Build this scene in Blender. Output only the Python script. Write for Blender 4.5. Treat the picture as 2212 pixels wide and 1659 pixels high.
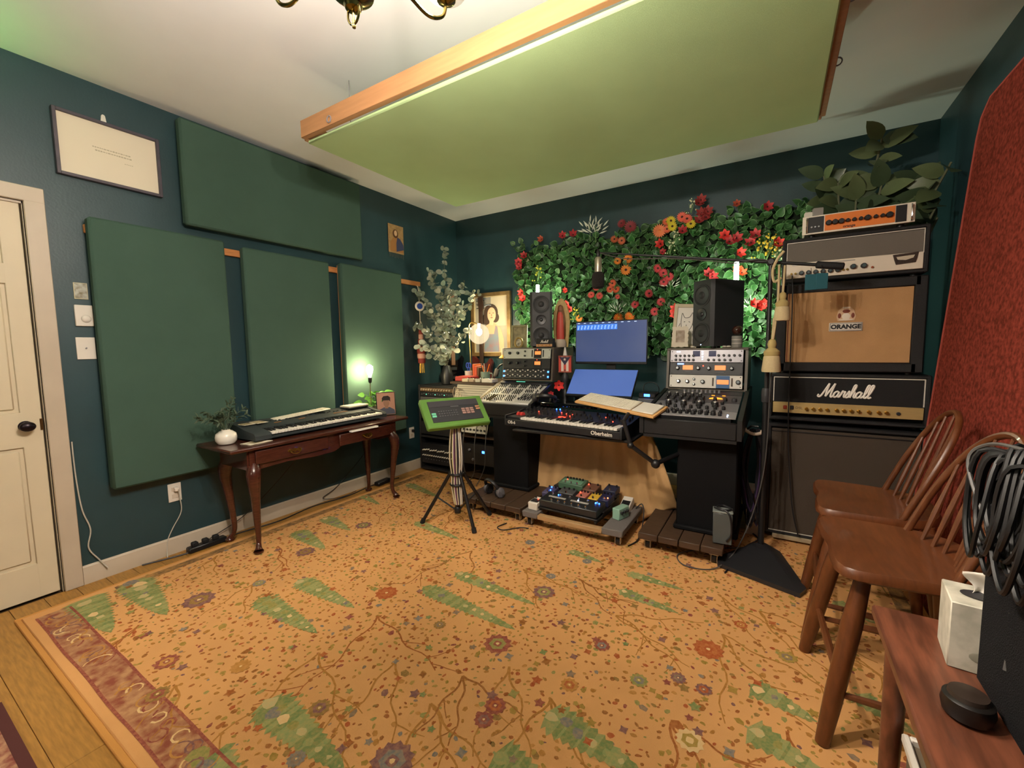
import bpy, bmesh, math, random
from mathutils import Matrix, Vector
import numpy as np
for o in list(bpy.data.objects): bpy.data.objects.remove(o, do_unlink=True)
scn = bpy.context.scene
C = scn.collection
PI = math.pi
# ---------------------------------------------------------------- camera
CAMP = np.array([3.2172, -4.0261, 1.2726]); FPX = 923.93
RM = np.array([[0.85214953, 0.52310431, -0.01425035], [-0.03262014, 0.08027843, 0.99623858], [-0.52228068, 0.84847938, -0.08547296]])
cd = bpy.data.cameras.new('camera'); cam = bpy.data.objects.new('camera', cd); C.objects.link(cam)
cd.sensor_width = 36; cd.lens = FPX/2212*36; cd.clip_start = .02
R3 = Matrix([[RM[0][i], RM[1][i], -RM[2][i]] for i in range(3)])
cam.matrix_world = Matrix.Translation(Vector(CAMP)) @ R3.to_4x4()
scn.camera = cam
# ---------------------------------------------------------------- world / exposure
w = bpy.data.worlds.new('world'); scn.world = w; w.use_nodes = True
w.node_tree.nodes['Background'].inputs[0].default_value = (.9, .8, .65, 1)
w.node_tree.nodes['Background'].inputs[1].default_value = .012
scn.view_settings.view_transform = 'Standard'; scn.view_settings.look = 'None'
scn.view_settings.gamma = 1; scn.view_settings.exposure = 0.62; scn.view_settings.use_curve_mapping = False
CHAND_E = 6000   # radiance of the chandelier bulbs
FILL_E = 330; TABLE_E = 240; GLOBE_E = 260; TUBE_E = 46; GREEN_E = 110
WARM = (1.0, .80, .54)
# pixel -> point on a known plane (axis, value)
def on(u, v, axis, val):
    c = np.array([(u-1106)/FPX, -(v-829.5)/FPX, 1.]); d = RM.T @ c
    return Vector(CAMP + d*((val-CAMP[axis])/d[axis]))
# ---------------------------------------------------------------- materials
def lin(c):
    if isinstance(c, str): c = [int(c[i:i+2], 16)/255 for i in (1, 3, 5)]
    return tuple(((x+.055)/1.055)**2.4 if x > .04045 else x/12.92 for x in c)
MATS = {}
def mat(name, col, rough=.6, metal=0, var=0, vscale=8, bump=0, bscale=60, col2=None, emit=0, spec=.5, coat=0, stretch=None, trans=0):
    if name in MATS: return MATS[name]
    m = bpy.data.materials.new(name); m.use_nodes = True; nt = m.node_tree; b = nt.nodes['Principled BSDF']
    c = lin(col)+(1,)
    b.inputs['Base Color'].default_value = c; b.inputs['Roughness'].default_value = rough; b.inputs['Metallic'].default_value = metal
    b.inputs['Specular IOR Level'].default_value = spec; b.inputs['Coat Weight'].default_value = coat
    if trans: b.inputs['Transmission Weight'].default_value = trans
    if emit:
        b.inputs['Emission Color'].default_value = c; b.inputs['Emission Strength'].default_value = emit
    co = None
    if var or bump or col2:
        tc = nt.nodes.new('ShaderNodeTexCoord'); mp = nt.nodes.new('ShaderNodeMapping')
        nt.links.new(tc.outputs['Object'], mp.inputs[0]); co = mp.outputs[0]
        if stretch: mp.inputs['Scale'].default_value = stretch
    if var or col2:
        n = nt.nodes.new('ShaderNodeTexNoise'); n.inputs['Scale'].default_value = vscale; n.inputs['Detail'].default_value = 5
        r = nt.nodes.new('ShaderNodeValToRGB'); nt.links.new(co, n.inputs['Vector']); nt.links.new(n.outputs[0], r.inputs[0])
        a = lin(col); d = lin(col2) if col2 else tuple(x*(1-var) for x in a)
        r.color_ramp.elements[0].position = .35; r.color_ramp.elements[1].position = .65
        r.color_ramp.elements[0].color = tuple(d)+(1,); r.color_ramp.elements[1].color = a+(1,)
        nt.links.new(r.outputs[0], b.inputs['Base Color'])
        if emit: nt.links.new(r.outputs[0], b.inputs['Emission Color'])
    if bump:
        n2 = nt.nodes.new('ShaderNodeTexNoise'); n2.inputs['Scale'].default_value = bscale; n2.inputs['Detail'].default_value = 3
        bp = nt.nodes.new('ShaderNodeBump'); bp.inputs['Strength'].default_value = bump; bp.inputs['Distance'].default_value = .01
        nt.links.new(co, n2.inputs['Vector']); nt.links.new(n2.outputs[0], bp.inputs['Height']); nt.links.new(bp.outputs[0], b.inputs['Normal'])
    MATS[name] = m; return m
M = mat
black = M('black_plastic', '#141416', .45)
blackm = M('black_matte', '#101012', .75, bump=.2, bscale=300)
tolex = M('black_tolex', '#17171a', .6, bump=.5, bscale=400)
gloss = M('black_gloss', '#08080c', .06, coat=1)
dgrey = M('dark_grey', '#2c2c2f', .5)
grey = M('mid_grey', '#77767a', .5)
silver = M('brushed_silver', '#c8c6c0', .35, metal=.8, var=.15, vscale=30, stretch=(1, 60, 60))
chrome = M('chrome', '#dddddd', .15, metal=1)
white = M('white_plastic', '#d9d3c8', .4)
cream = M('cream_paper', '#d6ccb6', .7)
gold = M('gold', '#c9a24c', .3, metal=1)
brass = M('brass', '#b0904a', .28, metal=1, var=.25, vscale=25)
ledb = M('led_blue', '#2a6cff', .4, emit=9)
ledw = M('led_white', '#bcd4ff', .4, emit=6)
ledr = M('led_red', '#ff3520', .4, emit=7)
leda = M('led_amber', '#ff9a2a', .4, emit=1.1)
ledg = M('led_green', '#64e8b0', .4, emit=1.5)
meter = M('meter_amber', '#f08a4a', .4, emit=.55)
# ---------------------------------------------------------------- mesh builder
def catmull(pts, k=6, closed=False):
    p = [Vector(q) for q in pts]; n = len(p); out = []
    rng = range(n if closed else n-1)
    for i in rng:
        p0 = p[i-1] if (i > 0 or closed) else p[0]; p1 = p[i]; p2 = p[(i+1) % n]; p3 = p[(i+2) % n] if (closed or i+2 < n) else p[-1]
        for j in range(k):
            t = j/k
            out.append(.5*((2*p1)+(p2-p0)*t+(2*p0-5*p1+4*p2-p3)*t*t+(3*p1-p0-3*p2+p3)*t**3))
    if not closed: out.append(p[-1])
    return out
class MB:
    def __init__(s): s.v = []; s.f = []; s.m = []; s.T = Matrix(); s.cur = 0
    def add(s, vs, fs):
        b = len(s.v)
        s.v += [tuple(s.T @ Vector(q)) for q in vs]
        for f in fs: s.f.append(tuple(b+i for i in f)); s.m.append(s.cur)
        return s
    def box(s, c, d, b=0, rot=None):
        x, y, z = d[0]/2, d[1]/2, d[2]/2
        Tm = Matrix.Translation(Vector(c)) @ (rot.to_4x4() if rot else Matrix())
        if b <= 0:
            vs = [(sx*x, sy*y, sz*z) for sx in (-1, 1) for sy in (-1, 1) for sz in (-1, 1)]
            fs = [(0, 1, 3, 2), (4, 6, 7, 5), (0, 4, 5, 1), (2, 3, 7, 6), (0, 2, 6, 4), (1, 5, 7, 3)]
        else:
            b = min(b, x*.98, y*.98, z*.98)
            vs = []; idx = {}
            for sx in (-1, 1):
                for sy in (-1, 1):
                    for sz in (-1, 1):
                        for a in range(3):
                            q = [sx*(x-b), sy*(y-b), sz*(z-b)]; q[a] = (sx*x, sy*y, sz*z)[a]
                            idx[sx, sy, sz, a] = len(vs); vs.append(tuple(q))
            fs = []
            for a in range(3):
                o1, o2 = [i for i in range(3) if i != a]
                for sg in (-1, 1):
                    q = []
                    for p1, p2 in ((-1, -1), (1, -1), (1, 1), (-1, 1)):
                        k = [0, 0, 0]; k[a] = sg; k[o1] = p1; k[o2] = p2; q.append(idx[k[0], k[1], k[2], a])
                    fs.append(tuple(q) if (sg > 0) == (a != 1) else tuple(q[::-1]))
                for p1 in (-1, 1):          # edges parallel to a
                    for p2 in (-1, 1):
                        k0 = [0]*3; k0[o1] = p1; k0[o2] = p2
                        def g(sa, ax): kk = list(k0); kk[a] = sa; return idx[kk[0], kk[1], kk[2], ax]
                        q = (g(-1, o1), g(1, o1), g(1, o2), g(-1, o2))
                        fs.append(q if (p1*p2 > 0) == (a != 1) else q[::-1])
            for sx in (-1, 1):
                for sy in (-1, 1):
                    for sz in (-1, 1):
                        q = tuple(idx[sx, sy, sz, a] for a in range(3)); fs.append(q if sx*sy*sz > 0 else q[::-1])
        return s.add([tuple(Tm @ Vector(q)) for q in vs], fs)
    def frame(s, p, q, up=None):
        d = (Vector(q)-Vector(p)).normalized(); u = Vector((0, 0, 1)) if abs(d.z) < .9 else Vector((1, 0, 0))
        a = d.cross(u).normalized(); return a, a.cross(d).normalized()
    def tube(s, pts, r, n=8, closed=False, caps=True, flat=1):
        pts = [Vector(p) for p in pts]; N = len(pts)
        rs = r if isinstance(r, (list, tuple)) else [r]*N
        if len(rs) != N: rs = [rs[min(len(rs)-1, int(i*(len(rs)-1)/(N-1)+.5))] if False else np.interp(i/(N-1), np.linspace(0, 1, len(rs)), rs) for i in range(N)]
        vs = []; a = None
        for i, p in enumerate(pts):
            t = (pts[(i+1) % N]-pts[i-1]) if closed else (pts[min(i+1, N-1)]-pts[max(i-1, 0)])
            if t.length < 1e-9: t = Vector((0, 0, 1))
            t.normalize()
            if a is None:
                u = Vector((0, 0, 1)) if abs(t.z) < .9 else Vector((1, 0, 0)); a = t.cross(u).normalized()
            else:
                a = a-t*a.dot(t); a = a.normalized() if a.length > 1e-6 else t.orthogonal().normalized()
            b = t.cross(a)
            for k in range(n):
                an = 2*PI*k/n; vs.append(tuple(p+(a*math.cos(an)*flat+b*math.sin(an))*rs[i]))
        fs = []
        for i in range(N if closed else N-1):
            j = (i+1) % N
            for k in range(n): fs.append((i*n+k, j*n+k, j*n+(k+1) % n, i*n+(k+1) % n)[::-1])
        if caps and not closed: fs.append(tuple(range(n))); fs.append(tuple(range((N-1)*n, N*n))[::-1])
        return s.add(vs, fs)
    def cyl(s, p, q, r, r2=None, n=14): return s.tube([p, q], [r, r if r2 is None else r2], n)
    def lathe(s, prof, c=(0, 0, 0), n=24, rot=None):
        Tm = Matrix.Translation(Vector(c)) @ (rot.to_4x4() if rot else Matrix()); vs = []; fs = []
        for r, z in prof:
            for k in range(n): a = 2*PI*k/n; vs.append(tuple(Tm @ Vector((r*math.cos(a), r*math.sin(a), z))))
        m = len(prof)
        for i in range(m-1):
            for k in range(n): fs.append((i*n+k, i*n+(k+1) % n, (i+1)*n+(k+1) % n, (i+1)*n+k))
        if prof[0][0] > 1e-5: fs.append(tuple(range(n))[::-1])
        if prof[-1][0] > 1e-5: fs.append(tuple(range((m-1)*n, m*n)))
        return s.add(vs, fs)
    def ball(s, c, r, n=12, sc=(1, 1, 1)):
        pr = [(max(1e-6, r*math.sin(PI*i/(n//2))), -r*math.cos(PI*i/(n//2))) for i in range(n//2+1)]
        T0 = s.T; s.T = s.T @ Matrix.Translation(Vector(c)) @ Matrix.Diagonal((*sc, 1)); s.lathe(pr, n=n); s.T = T0; return s
    def prism(s, poly, z0, z1):
        n = len(poly); ar = sum(poly[i][0]*poly[(i+1) % n][1]-poly[(i+1) % n][0]*poly[i][1] for i in range(n))
        if ar < 0: poly = poly[::-1]
        vs = [(x, y, z0) for x, y in poly]+[(x, y, z1) for x, y in poly]
        fs = [tuple(range(n))[::-1], tuple(range(n, 2*n))]+[(i, (i+1) % n, n+(i+1) % n, n+i) for i in range(n)]
        return s.add(vs, fs)
    def front(s, poly, y0, y1):   # polygon in x,z extruded along y (y0 nearer the viewer)
        T0 = s.T; s.T = s.T @ Matrix(((1, 0, 0, 0), (0, 0, -1, 0), (0, 1, 0, 0), (0, 0, 0, 1))); s.prism(poly, -y1, -y0); s.T = T0; return s
    def grid(s, fn, nu, nv, thick=0):
        P = [[Vector(fn(i/nu, j/nv)) for j in range(nv+1)] for i in range(nu+1)]
        vs = [tuple(P[i][j]) for i in range(nu+1) for j in range(nv+1)]
        fs = [(i*(nv+1)+j, (i+1)*(nv+1)+j, (i+1)*(nv+1)+j+1, i*(nv+1)+j+1) for i in range(nu) for j in range(nv)]
        return s.add(vs, fs)
    def mesh(s, name, mats, smooth=True, ang=40):
        me = bpy.data.meshes.new(name); me.from_pydata(s.v, [], s.f); me.update()
        bm = bmesh.new(); bm.from_mesh(me); bmesh.ops.recalc_face_normals(bm, faces=bm.faces); bm.to_mesh(me); bm.free()
        for m in (mats if isinstance(mats, (list, tuple)) else [mats]): me.materials.append(m)
        if any(s.m): me.polygons.foreach_set('material_index', s.m)
        if smooth:
            me.polygons.foreach_set('use_smooth', [True]*len(me.polygons)); me.set_sharp_from_angle(angle=math.radians(ang))
        return me
    def build(s, name, mats, parent=None, smooth=True, ang=40, loc=None, rz=None):
        o = bpy.data.objects.new(name, s.mesh(name, mats, smooth, ang)); C.objects.link(o)
        if parent: o.parent = parent
        if loc is not None: o.location = loc
        if rz is not None: o.rotation_euler = (0, 0, rz)
        return o
def tag(o, label, cat, group=None):
    o['label'] = label; o['category'] = cat
    if group: o['group'] = group
    return o
def T(name, label, cat, loc=(0, 0, 0), rz=0, group=None, rot=None):
    o = bpy.data.objects.new(name, None); C.objects.link(o); o.location = loc; o.rotation_euler = rot if rot else (0, 0, rz); o.empty_display_size = .05
    return tag(o, label, cat, group)
def struct(o): o['kind'] = 'structure'; return o
def inst(name, me, parent, M4):
    o = bpy.data.objects.new(name, me); C.objects.link(o)
    if parent: o.parent = parent
    o.matrix_local = M4; return o
def copytree(root, loc, rot=None, label=None, group=None, scale=None):
    r = root.copy(); C.objects.link(r); r.location = loc
    if rot: r.rotation_euler = rot
    if scale: r.scale = (scale,)*3
    if label: r['label'] = label
    if group: r['group'] = group
    for ch in list(root.children):
        c = ch.copy(); C.objects.link(c); c.parent = r
        for g in list(ch.children): d = g.copy(); C.objects.link(d); d.parent = c
    return r
def RX(a): return Matrix.Rotation(a, 3, 'X')
def RY(a): return Matrix.Rotation(a, 3, 'Y')
def RZ(a): return Matrix.Rotation(a, 3, 'Z')
def TR(x, y, z): return Matrix.Translation((x, y, z))
def text(mb, s, size, loc, shear=0, offset=0, align='CENTER', extr=.0006, wide=1, rot=None):
    cu = bpy.data.curves.new('lettering', 'FONT'); cu.body = s; cu.size = size; cu.shear = shear; cu.offset = offset; cu.extrude = extr; cu.align_x = align; cu.align_y = 'CENTER'; cu.resolution_u = 3
    ob = bpy.data.objects.new('lettering', cu); C.objects.link(ob); me = bpy.data.meshes.new_from_object(ob)
    Tm = Matrix.Translation(Vector(loc)) @ (rot.to_4x4() if rot else RX(PI/2).to_4x4()) @ Matrix.Diagonal((wide, 1, 1, 1))
    mb.add([tuple(Tm @ v.co) for v in me.vertices], [tuple(p.vertices) for p in me.polygons])
    bpy.data.objects.remove(ob); bpy.data.curves.remove(cu); bpy.data.meshes.remove(me)
KN = {}
def knobmesh(r, h, m, cap=None, n=10):
    k = (r, h, m.name, cap.name if cap else '')
    if k not in KN:
        b = MB(); b.lathe([(r, 0), (r*.92, -h*.9), (r*.8, -h)], n=n, rot=RX(-PI/2))   # sticks out along -y
        if cap: b.cur = 1; b.lathe([(r*.62, -h), (r*.55, -h*1.12)], n=n, rot=RX(-PI/2))
        b.cur = len(b.v) and (1 if cap else 0); b.box((0, -h*1.1, r*.45), (r*.18, h*.15, r*.8))
        KN[k] = b.mesh('knob', [m, cap] if cap else [m])
    return KN[k]
def knob(parent, x, y, z, r=.008, h=.014, m=black, cap=None, rot=None, name='knob'):
    return inst(name, knobmesh(r, h, m, cap), parent, TR(x, y, z) @ (rot.to_4x4() if rot else Matrix()))
def leafmesh(L, W, mats, fold=.25, droop=.2, tip=1.0, rim=0, n=6):
    """leaf along +y, normal +z"""
    b = MB(); rows = []
    for i in range(n+1):
        t = i/n; wd = W/2*math.sin(PI*min(1, t**.75*tip if tip < 1 else t**.75))**.8 if 0 < t < 1 else 0
        rows.append((t*L, wd, -droop*L*t*t))
    vs = []; fs = []; ms = []
    cols = [-1, -.84, 0, .84, 1] if rim else [-1, 0, 1]; k = len(cols)
    for y, wd, z in rows:
        for c in cols: vs.append((c*wd, y, z+abs(c)*wd*fold))
    for i in range(n):
        for j in range(k-1):
            fs.append((i*k+j, i*k+j+1, (i+1)*k+j+1, (i+1)*k+j)); ms.append(1 if rim and j in (0, k-2) else 0)
    b.v = vs; b.f = fs; b.m = ms
    return b
def face_dir(d, up=(0, 0, 1)):
    """3x3: local +y along d, local +z near up"""
    y = Vector(d).normalized(); z = Vector(up)-y*y.dot(Vector(up)); z = z.normalized() if z.length > 1e-5 else y.orthogonal().normalized(); x = y.cross(z)
    return Matrix((x, y, z)).transposed()
# ================================================================ the room
HC = 2.74; RW = 4.10; FY = -5.3
m_wall = M('teal_wall_paint', '#213e44', .46, var=.12, vscale=3, bump=.06, bscale=90)
m_ceil = M('ceiling_paint', '#dfe1e3', .8, var=.05, vscale=2)
m_trim = M('trim_paint', '#bcae9a', .45, var=.08, vscale=6)
m_door = M('door_paint', '#cfc2a6', .5, var=.05, vscale=5)
m_plank = M('pine_floor', '#ac7c38', .5, var=.3, vscale=6, stretch=(2, 18, 2), bump=.05, bscale=40)
m_gap = M('floor_gap', '#5c4426', .9)
b = MB(); b.box((RW/2, FY/2, -.06), (RW+.4, -FY+.4, .1)); floor = struct(b.build('floor', m_gap))
random.seed(4)
pm = {}
yy = FY
while yy < 0:
    cut = random.uniform(1.2, 3.0)
    for x0, x1 in ((0, cut), (cut, RW)):
        b = MB(); b.box(((x0+x1)/2, yy+.06, -.006), (x1-x0-.002, .1185, .012), .001); b.build('plank', m_plank, floor)
    yy += .12
b = MB(); b.box((RW/2, FY/2, HC+.05), (RW+.4, -FY+.4, .1)); struct(b.build('ceiling', m_ceil))
DY0, DY1, DZ = -4.20, -3.425, 2.03
b = MB()
b.box((-.06, (DY1+.1)/2, HC/2), (.12, .1-DY1, HC)); b.box((-.06, (DY0+FY)/2, HC/2), (.12, DY0-FY, HC)); b.box((-.06, (DY0+DY1)/2, (HC+DZ)/2), (.12, DY1-DY0, HC-DZ))
struct(b.build('wall_left', m_wall))
b = MB(); b.box((RW/2, .06, HC/2), (RW, .12, HC)); struct(b.build('wall_back', m_wall))
b = MB(); b.box((RW+.06, FY/2, HC/2), (.12, -FY+.24, HC)); struct(b.build('wall_right', m_wall))
b = MB(); b.box((RW/2, FY-.06, HC/2), (RW, .12, HC)); struct(b.build('wall_front', m_wall))
# baseboards with a moulded top
def baseboard(name, p, q, n):
    d = Vector(q)-Vector(p); L = d.length; d.normalize(); n = Vector(n); b = MB()
    prof = [(0, 0), (.014, 0), (.014, .078), (.011, .086), (.011, .094), (.005, .102), (0, .104)]
    vs = []
    for t in (0, L):
        for a, z in prof: vs.append(tuple(Vector(p)+d*t+n*a+Vector((0, 0, z))))
    k = len(prof)
    b.add(vs, [tuple(range(k)), tuple(range(k, 2*k))]+[(i, (i+1) % k, k+(i+1) % k, k+i) for i in range(k)])
    struct(b.build(name, m_trim, ang=25))
baseboard('baseboard_left', (0, -3.35, 0), (0, -.001, 0), (1, 0, 0))
baseboard('baseboard_back', (.015, 0, 0), (RW, 0, 0), (0, -1, 0))
baseboard('baseboard_right', (RW, FY, 0), (RW, -.016, 0), (-1, 0, 0))
# door with casing
b = MB()
for y in (DY1+.04, DY0-.04): b.box((.009, y, (DZ+.02)/2+.0), (.018, .075, DZ+.02), .003)
b.box((.0095, (DY0+DY1)/2, DZ+.04), (.019, DY1-DY0+.155, .075), .003)
for y in (DY1+.004, DY0-.004): b.box((-.05, y, DZ/2), (.1, .012, DZ))
b.box((-.05, (DY0+DY1)/2, DZ-.004), (.1, DY1-DY0, .012))
struct(b.build('trim_1', m_trim))
door = T('door_1', 'cream panelled door with dark oval knob', 'door', (0, 0, 0)); struct(door)
del door['label'], door['category']
b = MB(); DL = DY0+.008; DR = DY1-.008
b.box((-.035, (DL+DR)/2, DZ/2), (.024, DR-DL, DZ-.016)); b.build('slab', m_door, door)
st = .075; mid = (DL+DR)/2
b = MB()
for y in (DL+st/2, DR-st/2, mid): b.box((-.018, y, DZ/2), (.012, st, DZ-.016), .003)
rails = [(.008, .19), (.80, .98), (1.62, 1.72), (DZ-.13, DZ-.008)]
for z0, z1 in rails: b.box((-.0182, mid, (z0+z1)/2), (.012, DR-DL, z1-z0), .003)
b.build('stile_frame', m_door, door)
for y0, y1 in ((DL+st, mid-st/2), (mid+st/2, DR-st)):
    for z0, z1 in ((.19, .80), (.98, 1.62), (1.72, DZ-.13)):
        b = MB(); b.box((-.02, (y0+y1)/2, (z0+z1)/2), (.012, y1-y0-.03, z1-z0-.03), .01); b.build('panel', m_door, door)
b = MB(); kz, ky = .91, -3.494; m_knob = M('dark_bronze', '#20161c', .3, metal=.6)
b.lathe([(.026, 0), (.026, .004), (.01, .006), (.009, .03)], (-.012, ky, kz), 18, RY(PI/2)); b.ball((.036, ky, kz), .026, 16, (.7, 1.15, .95)); b.build('knob', m_knob, door)
b = MB(); b.box((-.014, DR-.004, kz), (.006, .012, .06)); b.build('latch_plate', M('latch_bronze', '#5a4020', .4, metal=.8), door)

# ================================================================ left wall: acoustic panels
m_panel = M('green_panel_fabric', '#41584d', .95, var=.06, vscale=5, bump=.25, bscale=500, spec=.1)
m_cleat = M('pine_batten', '#d08a50', .6, var=.2, vscale=6, stretch=(2, 3, 30))
def cleat(y0, y1, label):
    b = MB(); b.box((.012, (y0+y1)/2, 1.945), (.022, y1-y0, .045), .002); tag(b.build('wall_batten', m_cleat), label, 'batten')
cleat(-3.21, -1.15, 'pine batten on the wall behind the two left tall green panels')
cleat(-1.14, -.64, 'short pine batten end beside the rightmost tall green panel')
def apanel(y0, y1, z0, z1, label):
    t = T('acoustic_panel', label, 'panel', (.025, (y0+y1)/2, z0), 0, 'green acoustic panels on the left wall')
    W = y1-y0; H = z1-z0; b = MB(); b.box((.035, 0, H/2), (.06, W, H), .012); b.build('fabric_cover', m_panel, t)
    for y in (-W/2+.03, W/2-.03): b = MB(); b.box((.001, y, H/2), (.008, .04, H-.03)); b.build('back_batten', m_cleat, t)
apanel(-3.21, -2.545, .505, 2.0, 'tall green fabric acoustic panel nearest the door')
apanel(-2.43, -1.765, .48, 1.985, 'tall green fabric acoustic panel in the middle of three')
apanel(-1.655, -.965, .47, 2.0, 'tall green fabric acoustic panel beside the corner, lit by the bare bulb')
apanel(-2.755, -1.42, 2.06, 2.70, 'wide green fabric acoustic panel mounted above the tall ones')
# ================================================================ ceiling cloud
m_cloud = M('cloud_fabric', '#a6c08e', .95, var=.05, vscale=4, bump=.2, bscale=500, spec=.1)
m_pine = M('pine_frame', '#a97a50', .6, var=.15, vscale=5, stretch=(1, 12, 12))
cl = T('ceiling_cloud', 'green fabric ceiling cloud in a pine frame hung over the desk', 'ceiling panel', (2.18, -1.875, 2.40))
CW, CD = 2.40, 1.31
b = MB(); b.box((0, 0, .01), (CW-.03, CD-.03, .02), .006); b.build('fabric_cover', m_cloud, cl)
for c, s in (((0, -CD/2, .068), (CW, .03, .09)), ((0, CD/2, .068), (CW, .03, .09)), ((-CW/2, 0, .068), (.03, CD-.03, .09)), ((CW/2, 0, .068), (.03, CD-.03, .09))):
    b = MB(); b.box(c, s, .002); b.build('frame_board', m_pine, cl)
for x, y in ((-CW/2+.25, -CD/2-.02), (CW/2-.25, -CD/2-.02), (CW/2+.02, .2), (CW/2+.02, -.2)):
    b = MB(); b.tube([Vector((x, y, .05))+Vector((.016*math.cos(a), 0, .016*math.sin(a))) for a in np.linspace(0, 2*PI, 14)[:-1]], .003, 6, closed=True); b.build('eye_hook', grey, cl)
for x in (-1.0, 1.0):
    for y in (-.5, .5): b = MB(); b.cyl((x, y, .1), (x, y, .34), .002, n=6); b.build('hanging_wire', grey, cl)
# ================================================================ chandelier (only its foot is in frame)
CH = tuple(on(765, 62, 2, 1.98))
ch = T('chandelier', 'brass chandelier with curved arms hanging from the ceiling', 'chandelier', CH); ch.scale = (.77, .77, .77)
m_brass = M('old_brass', '#8f8146', .18, metal=1, var=.3, vscale=20)
b = MB()
b.lathe([(.0, .0), (.005, .002), (.006, .01), (.003, .016)], n=12); b.build('finial', m_brass, ch)
b = MB(); b.tube([(.024*math.cos(a), 0, .042+.03*math.sin(a)) for a in np.linspace(0, 2*PI, 25)[:-1]], .0035, 8, closed=True); b.build('ring', m_brass, ch)
b = MB(); b.cyl((0, 0, .014), (0, 0, .075), .0045, n=10)
b.lathe([(.006, .045), (.022, .052), (.026, .062), (.018, .07), (.032, .074), (.058, .09), (.066, .115), (.054, .14), (.02, .165), (.014, .2), (.02, .24), (.012, .28), (.008, .30)], n=28); b.build('body', m_brass, ch)
b = MB(); b.cyl((0, 0, .29), (0, 0, .965), .006, n=10); b.lathe([(.008, .94), (.05, .965), (.055, .985)], n=24); b.build('stem', m_brass, ch)
m_shade = bpy.data.materials.new('added_shade'); m_shade.use_nodes = True; nt = m_shade.node_tree; nt.nodes.remove(nt.nodes['Principled BSDF'])
_t = nt.nodes.new('ShaderNodeBsdfTransparent'); _d = nt.nodes.new('ShaderNodeBsdfTranslucent'); _d.inputs[0].default_value = (.9, .85, .75, 1); _x = nt.nodes.new('ShaderNodeMixShader'); _x.inputs[0].default_value = .62
nt.links.new(_t.outputs[0], _x.inputs[1]); nt.links.new(_d.outputs[0], _x.inputs[2]); nt.links.new(_x.outputs[0], nt.nodes['Material Output'].inputs[0])
m_bulb = M('candle_bulb', '#fff0de', .3, emit=CHAND_E)
for k in range(3):
    a = math.radians(69+120*k); d = Vector((math.cos(a), math.sin(a), 0))
    pts = catmull([d*r_+Vector((0, 0, z_)) for r_, z_ in ((.03, .185), (.10, .205), (.17, .17), (.24, .138), (.29, .158), (.305, .21))], 6)
    b = MB(); b.tube(pts, .006, 8); b.lathe([(.008, .2), (.03, .21), (.032, .215), (.012, .218), (.0115, .245)], tuple(d*.305), 14)
    ar = b.build('arm', m_brass, ch)
    b = MB(); b.lathe([(.004, .24), (.014, .25), (.0165, .27), (.012, .295), (.001, .32)], tuple(d*.305), 12); b.build('candle_bulb', m_bulb, ar)
    b = MB(); b.lathe([(.062, .232), (.046, .345)], tuple(d*.305), 24); b.f = [f for f in b.f if len(f) == 4]; b.m = [0]*len(b.f); b.build('added_shade', m_shade, ar)  # unseen shade added to dim the bulb sideways, open above and below
# green-shaded accent lamp by the door, behind the viewer (its glow is on the ceiling and floor at the left)
gl = T('floor_lamp', 'slim black uplight with a green bulb beside the door', 'lamp', (.17, -3.93, 0))
b = MB(); b.lathe([(.12, 0), (.12, .015), (.012, .025), (.01, 2.05)], n=20); b.build('pole', black, gl)
b = MB(); b.lathe([(.012, 2.05), (.07, 2.07), (.10, 2.21), (.097, 2.21), (.068, 2.08), (.02, 2.07)], n=24); b.build('cup', black, gl)
b = MB(); b.ball((0, 0, 2.125), .04, 14); b.build('bulb', M('green_bulb', '#50ff60', .4, emit=GREEN_E), gl)
sl = T('fill_lamp', 'unseen fill lamp with an open white shade, added behind the viewer', 'lamp', (1.75, -5.13, 0))  # unseen lamp added as fill to brighten the desk and amps
b = MB(); b.lathe([(.14, 0), (.14, .02), (.014, .03), (.012, 1.5)], n=20); b.build('pole', black, sl)
b = MB(); b.ball((0, 0, 1.56), .045, 14, (1, 1, 1.2)); b.build('bulb', M('fill_bulb', '#ffe9cc', .4, emit=FILL_E), sl)
b = MB(); b.lathe([(.17, 1.45), (.12, 1.68)], n=28); b.f = [f for f in b.f if len(f) == 4]; b.m = [0]*len(b.f); b.build('shade', m_shade, sl)
# ================================================================ rugs
RZT = .014
RX0, RX1, RY0, RY1 = .17, 3.86, -3.63, -.79
m_rug = M('rug_wool', '#dda468', .95, var=.12, vscale=2.2, bump=.4, bscale=700, spec=.1)
m_rugedge = M('rug_binding', '#c98d45', .95, bump=.4, bscale=500)
RUGTOP = RZT+.0025
rug = T('area_rug', 'large golden wool rug with cypress, branch and flower motifs', 'rug', ((RX0+RX1)/2, (RY0+RY1)/2, 0))
b = MB(); b.box((0, 0, .007), (RX1-RX0-.04, RY1-RY0-.04, .013), .004); b.build('pile', m_rug, rug)
b = MB(); W2, H2 = (RX1-RX0)/2, (RY1-RY0)/2
for c, s in (((-W2+.01, 0, .006), (.022, 2*H2, .012)), ((W2-.01, 0, .006), (.022, 2*H2, .012)), ((0, -H2+.01, .006), (2*W2-.04, .022, .012)), ((0, H2-.01, .006), (2*W2-.04, .022, .012))): b.box(c, s, .003)
b.build('binding', m_rugedge, rug)
pal = ['#865224', '#8e4e22', '#9c6a2c', '#8c7630', '#94803a', '#7e6434', '#9c4824', '#7e3c38', '#74685c', '#6a6e70', '#7e8448', '#6c4a50', '#b07c3c', '#667f4c', '#82935e', '#b4ac7c', '#a4552c', '#dcc08c']
def worn(c, f=.5):
    a = [int(c[i:i+2], 16) for i in (1, 3, 5)]; r = (221, 164, 104); return '#%02x%02x%02x' % tuple(int(x+(y-x)*f) for x, y in zip(a, r))
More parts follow.
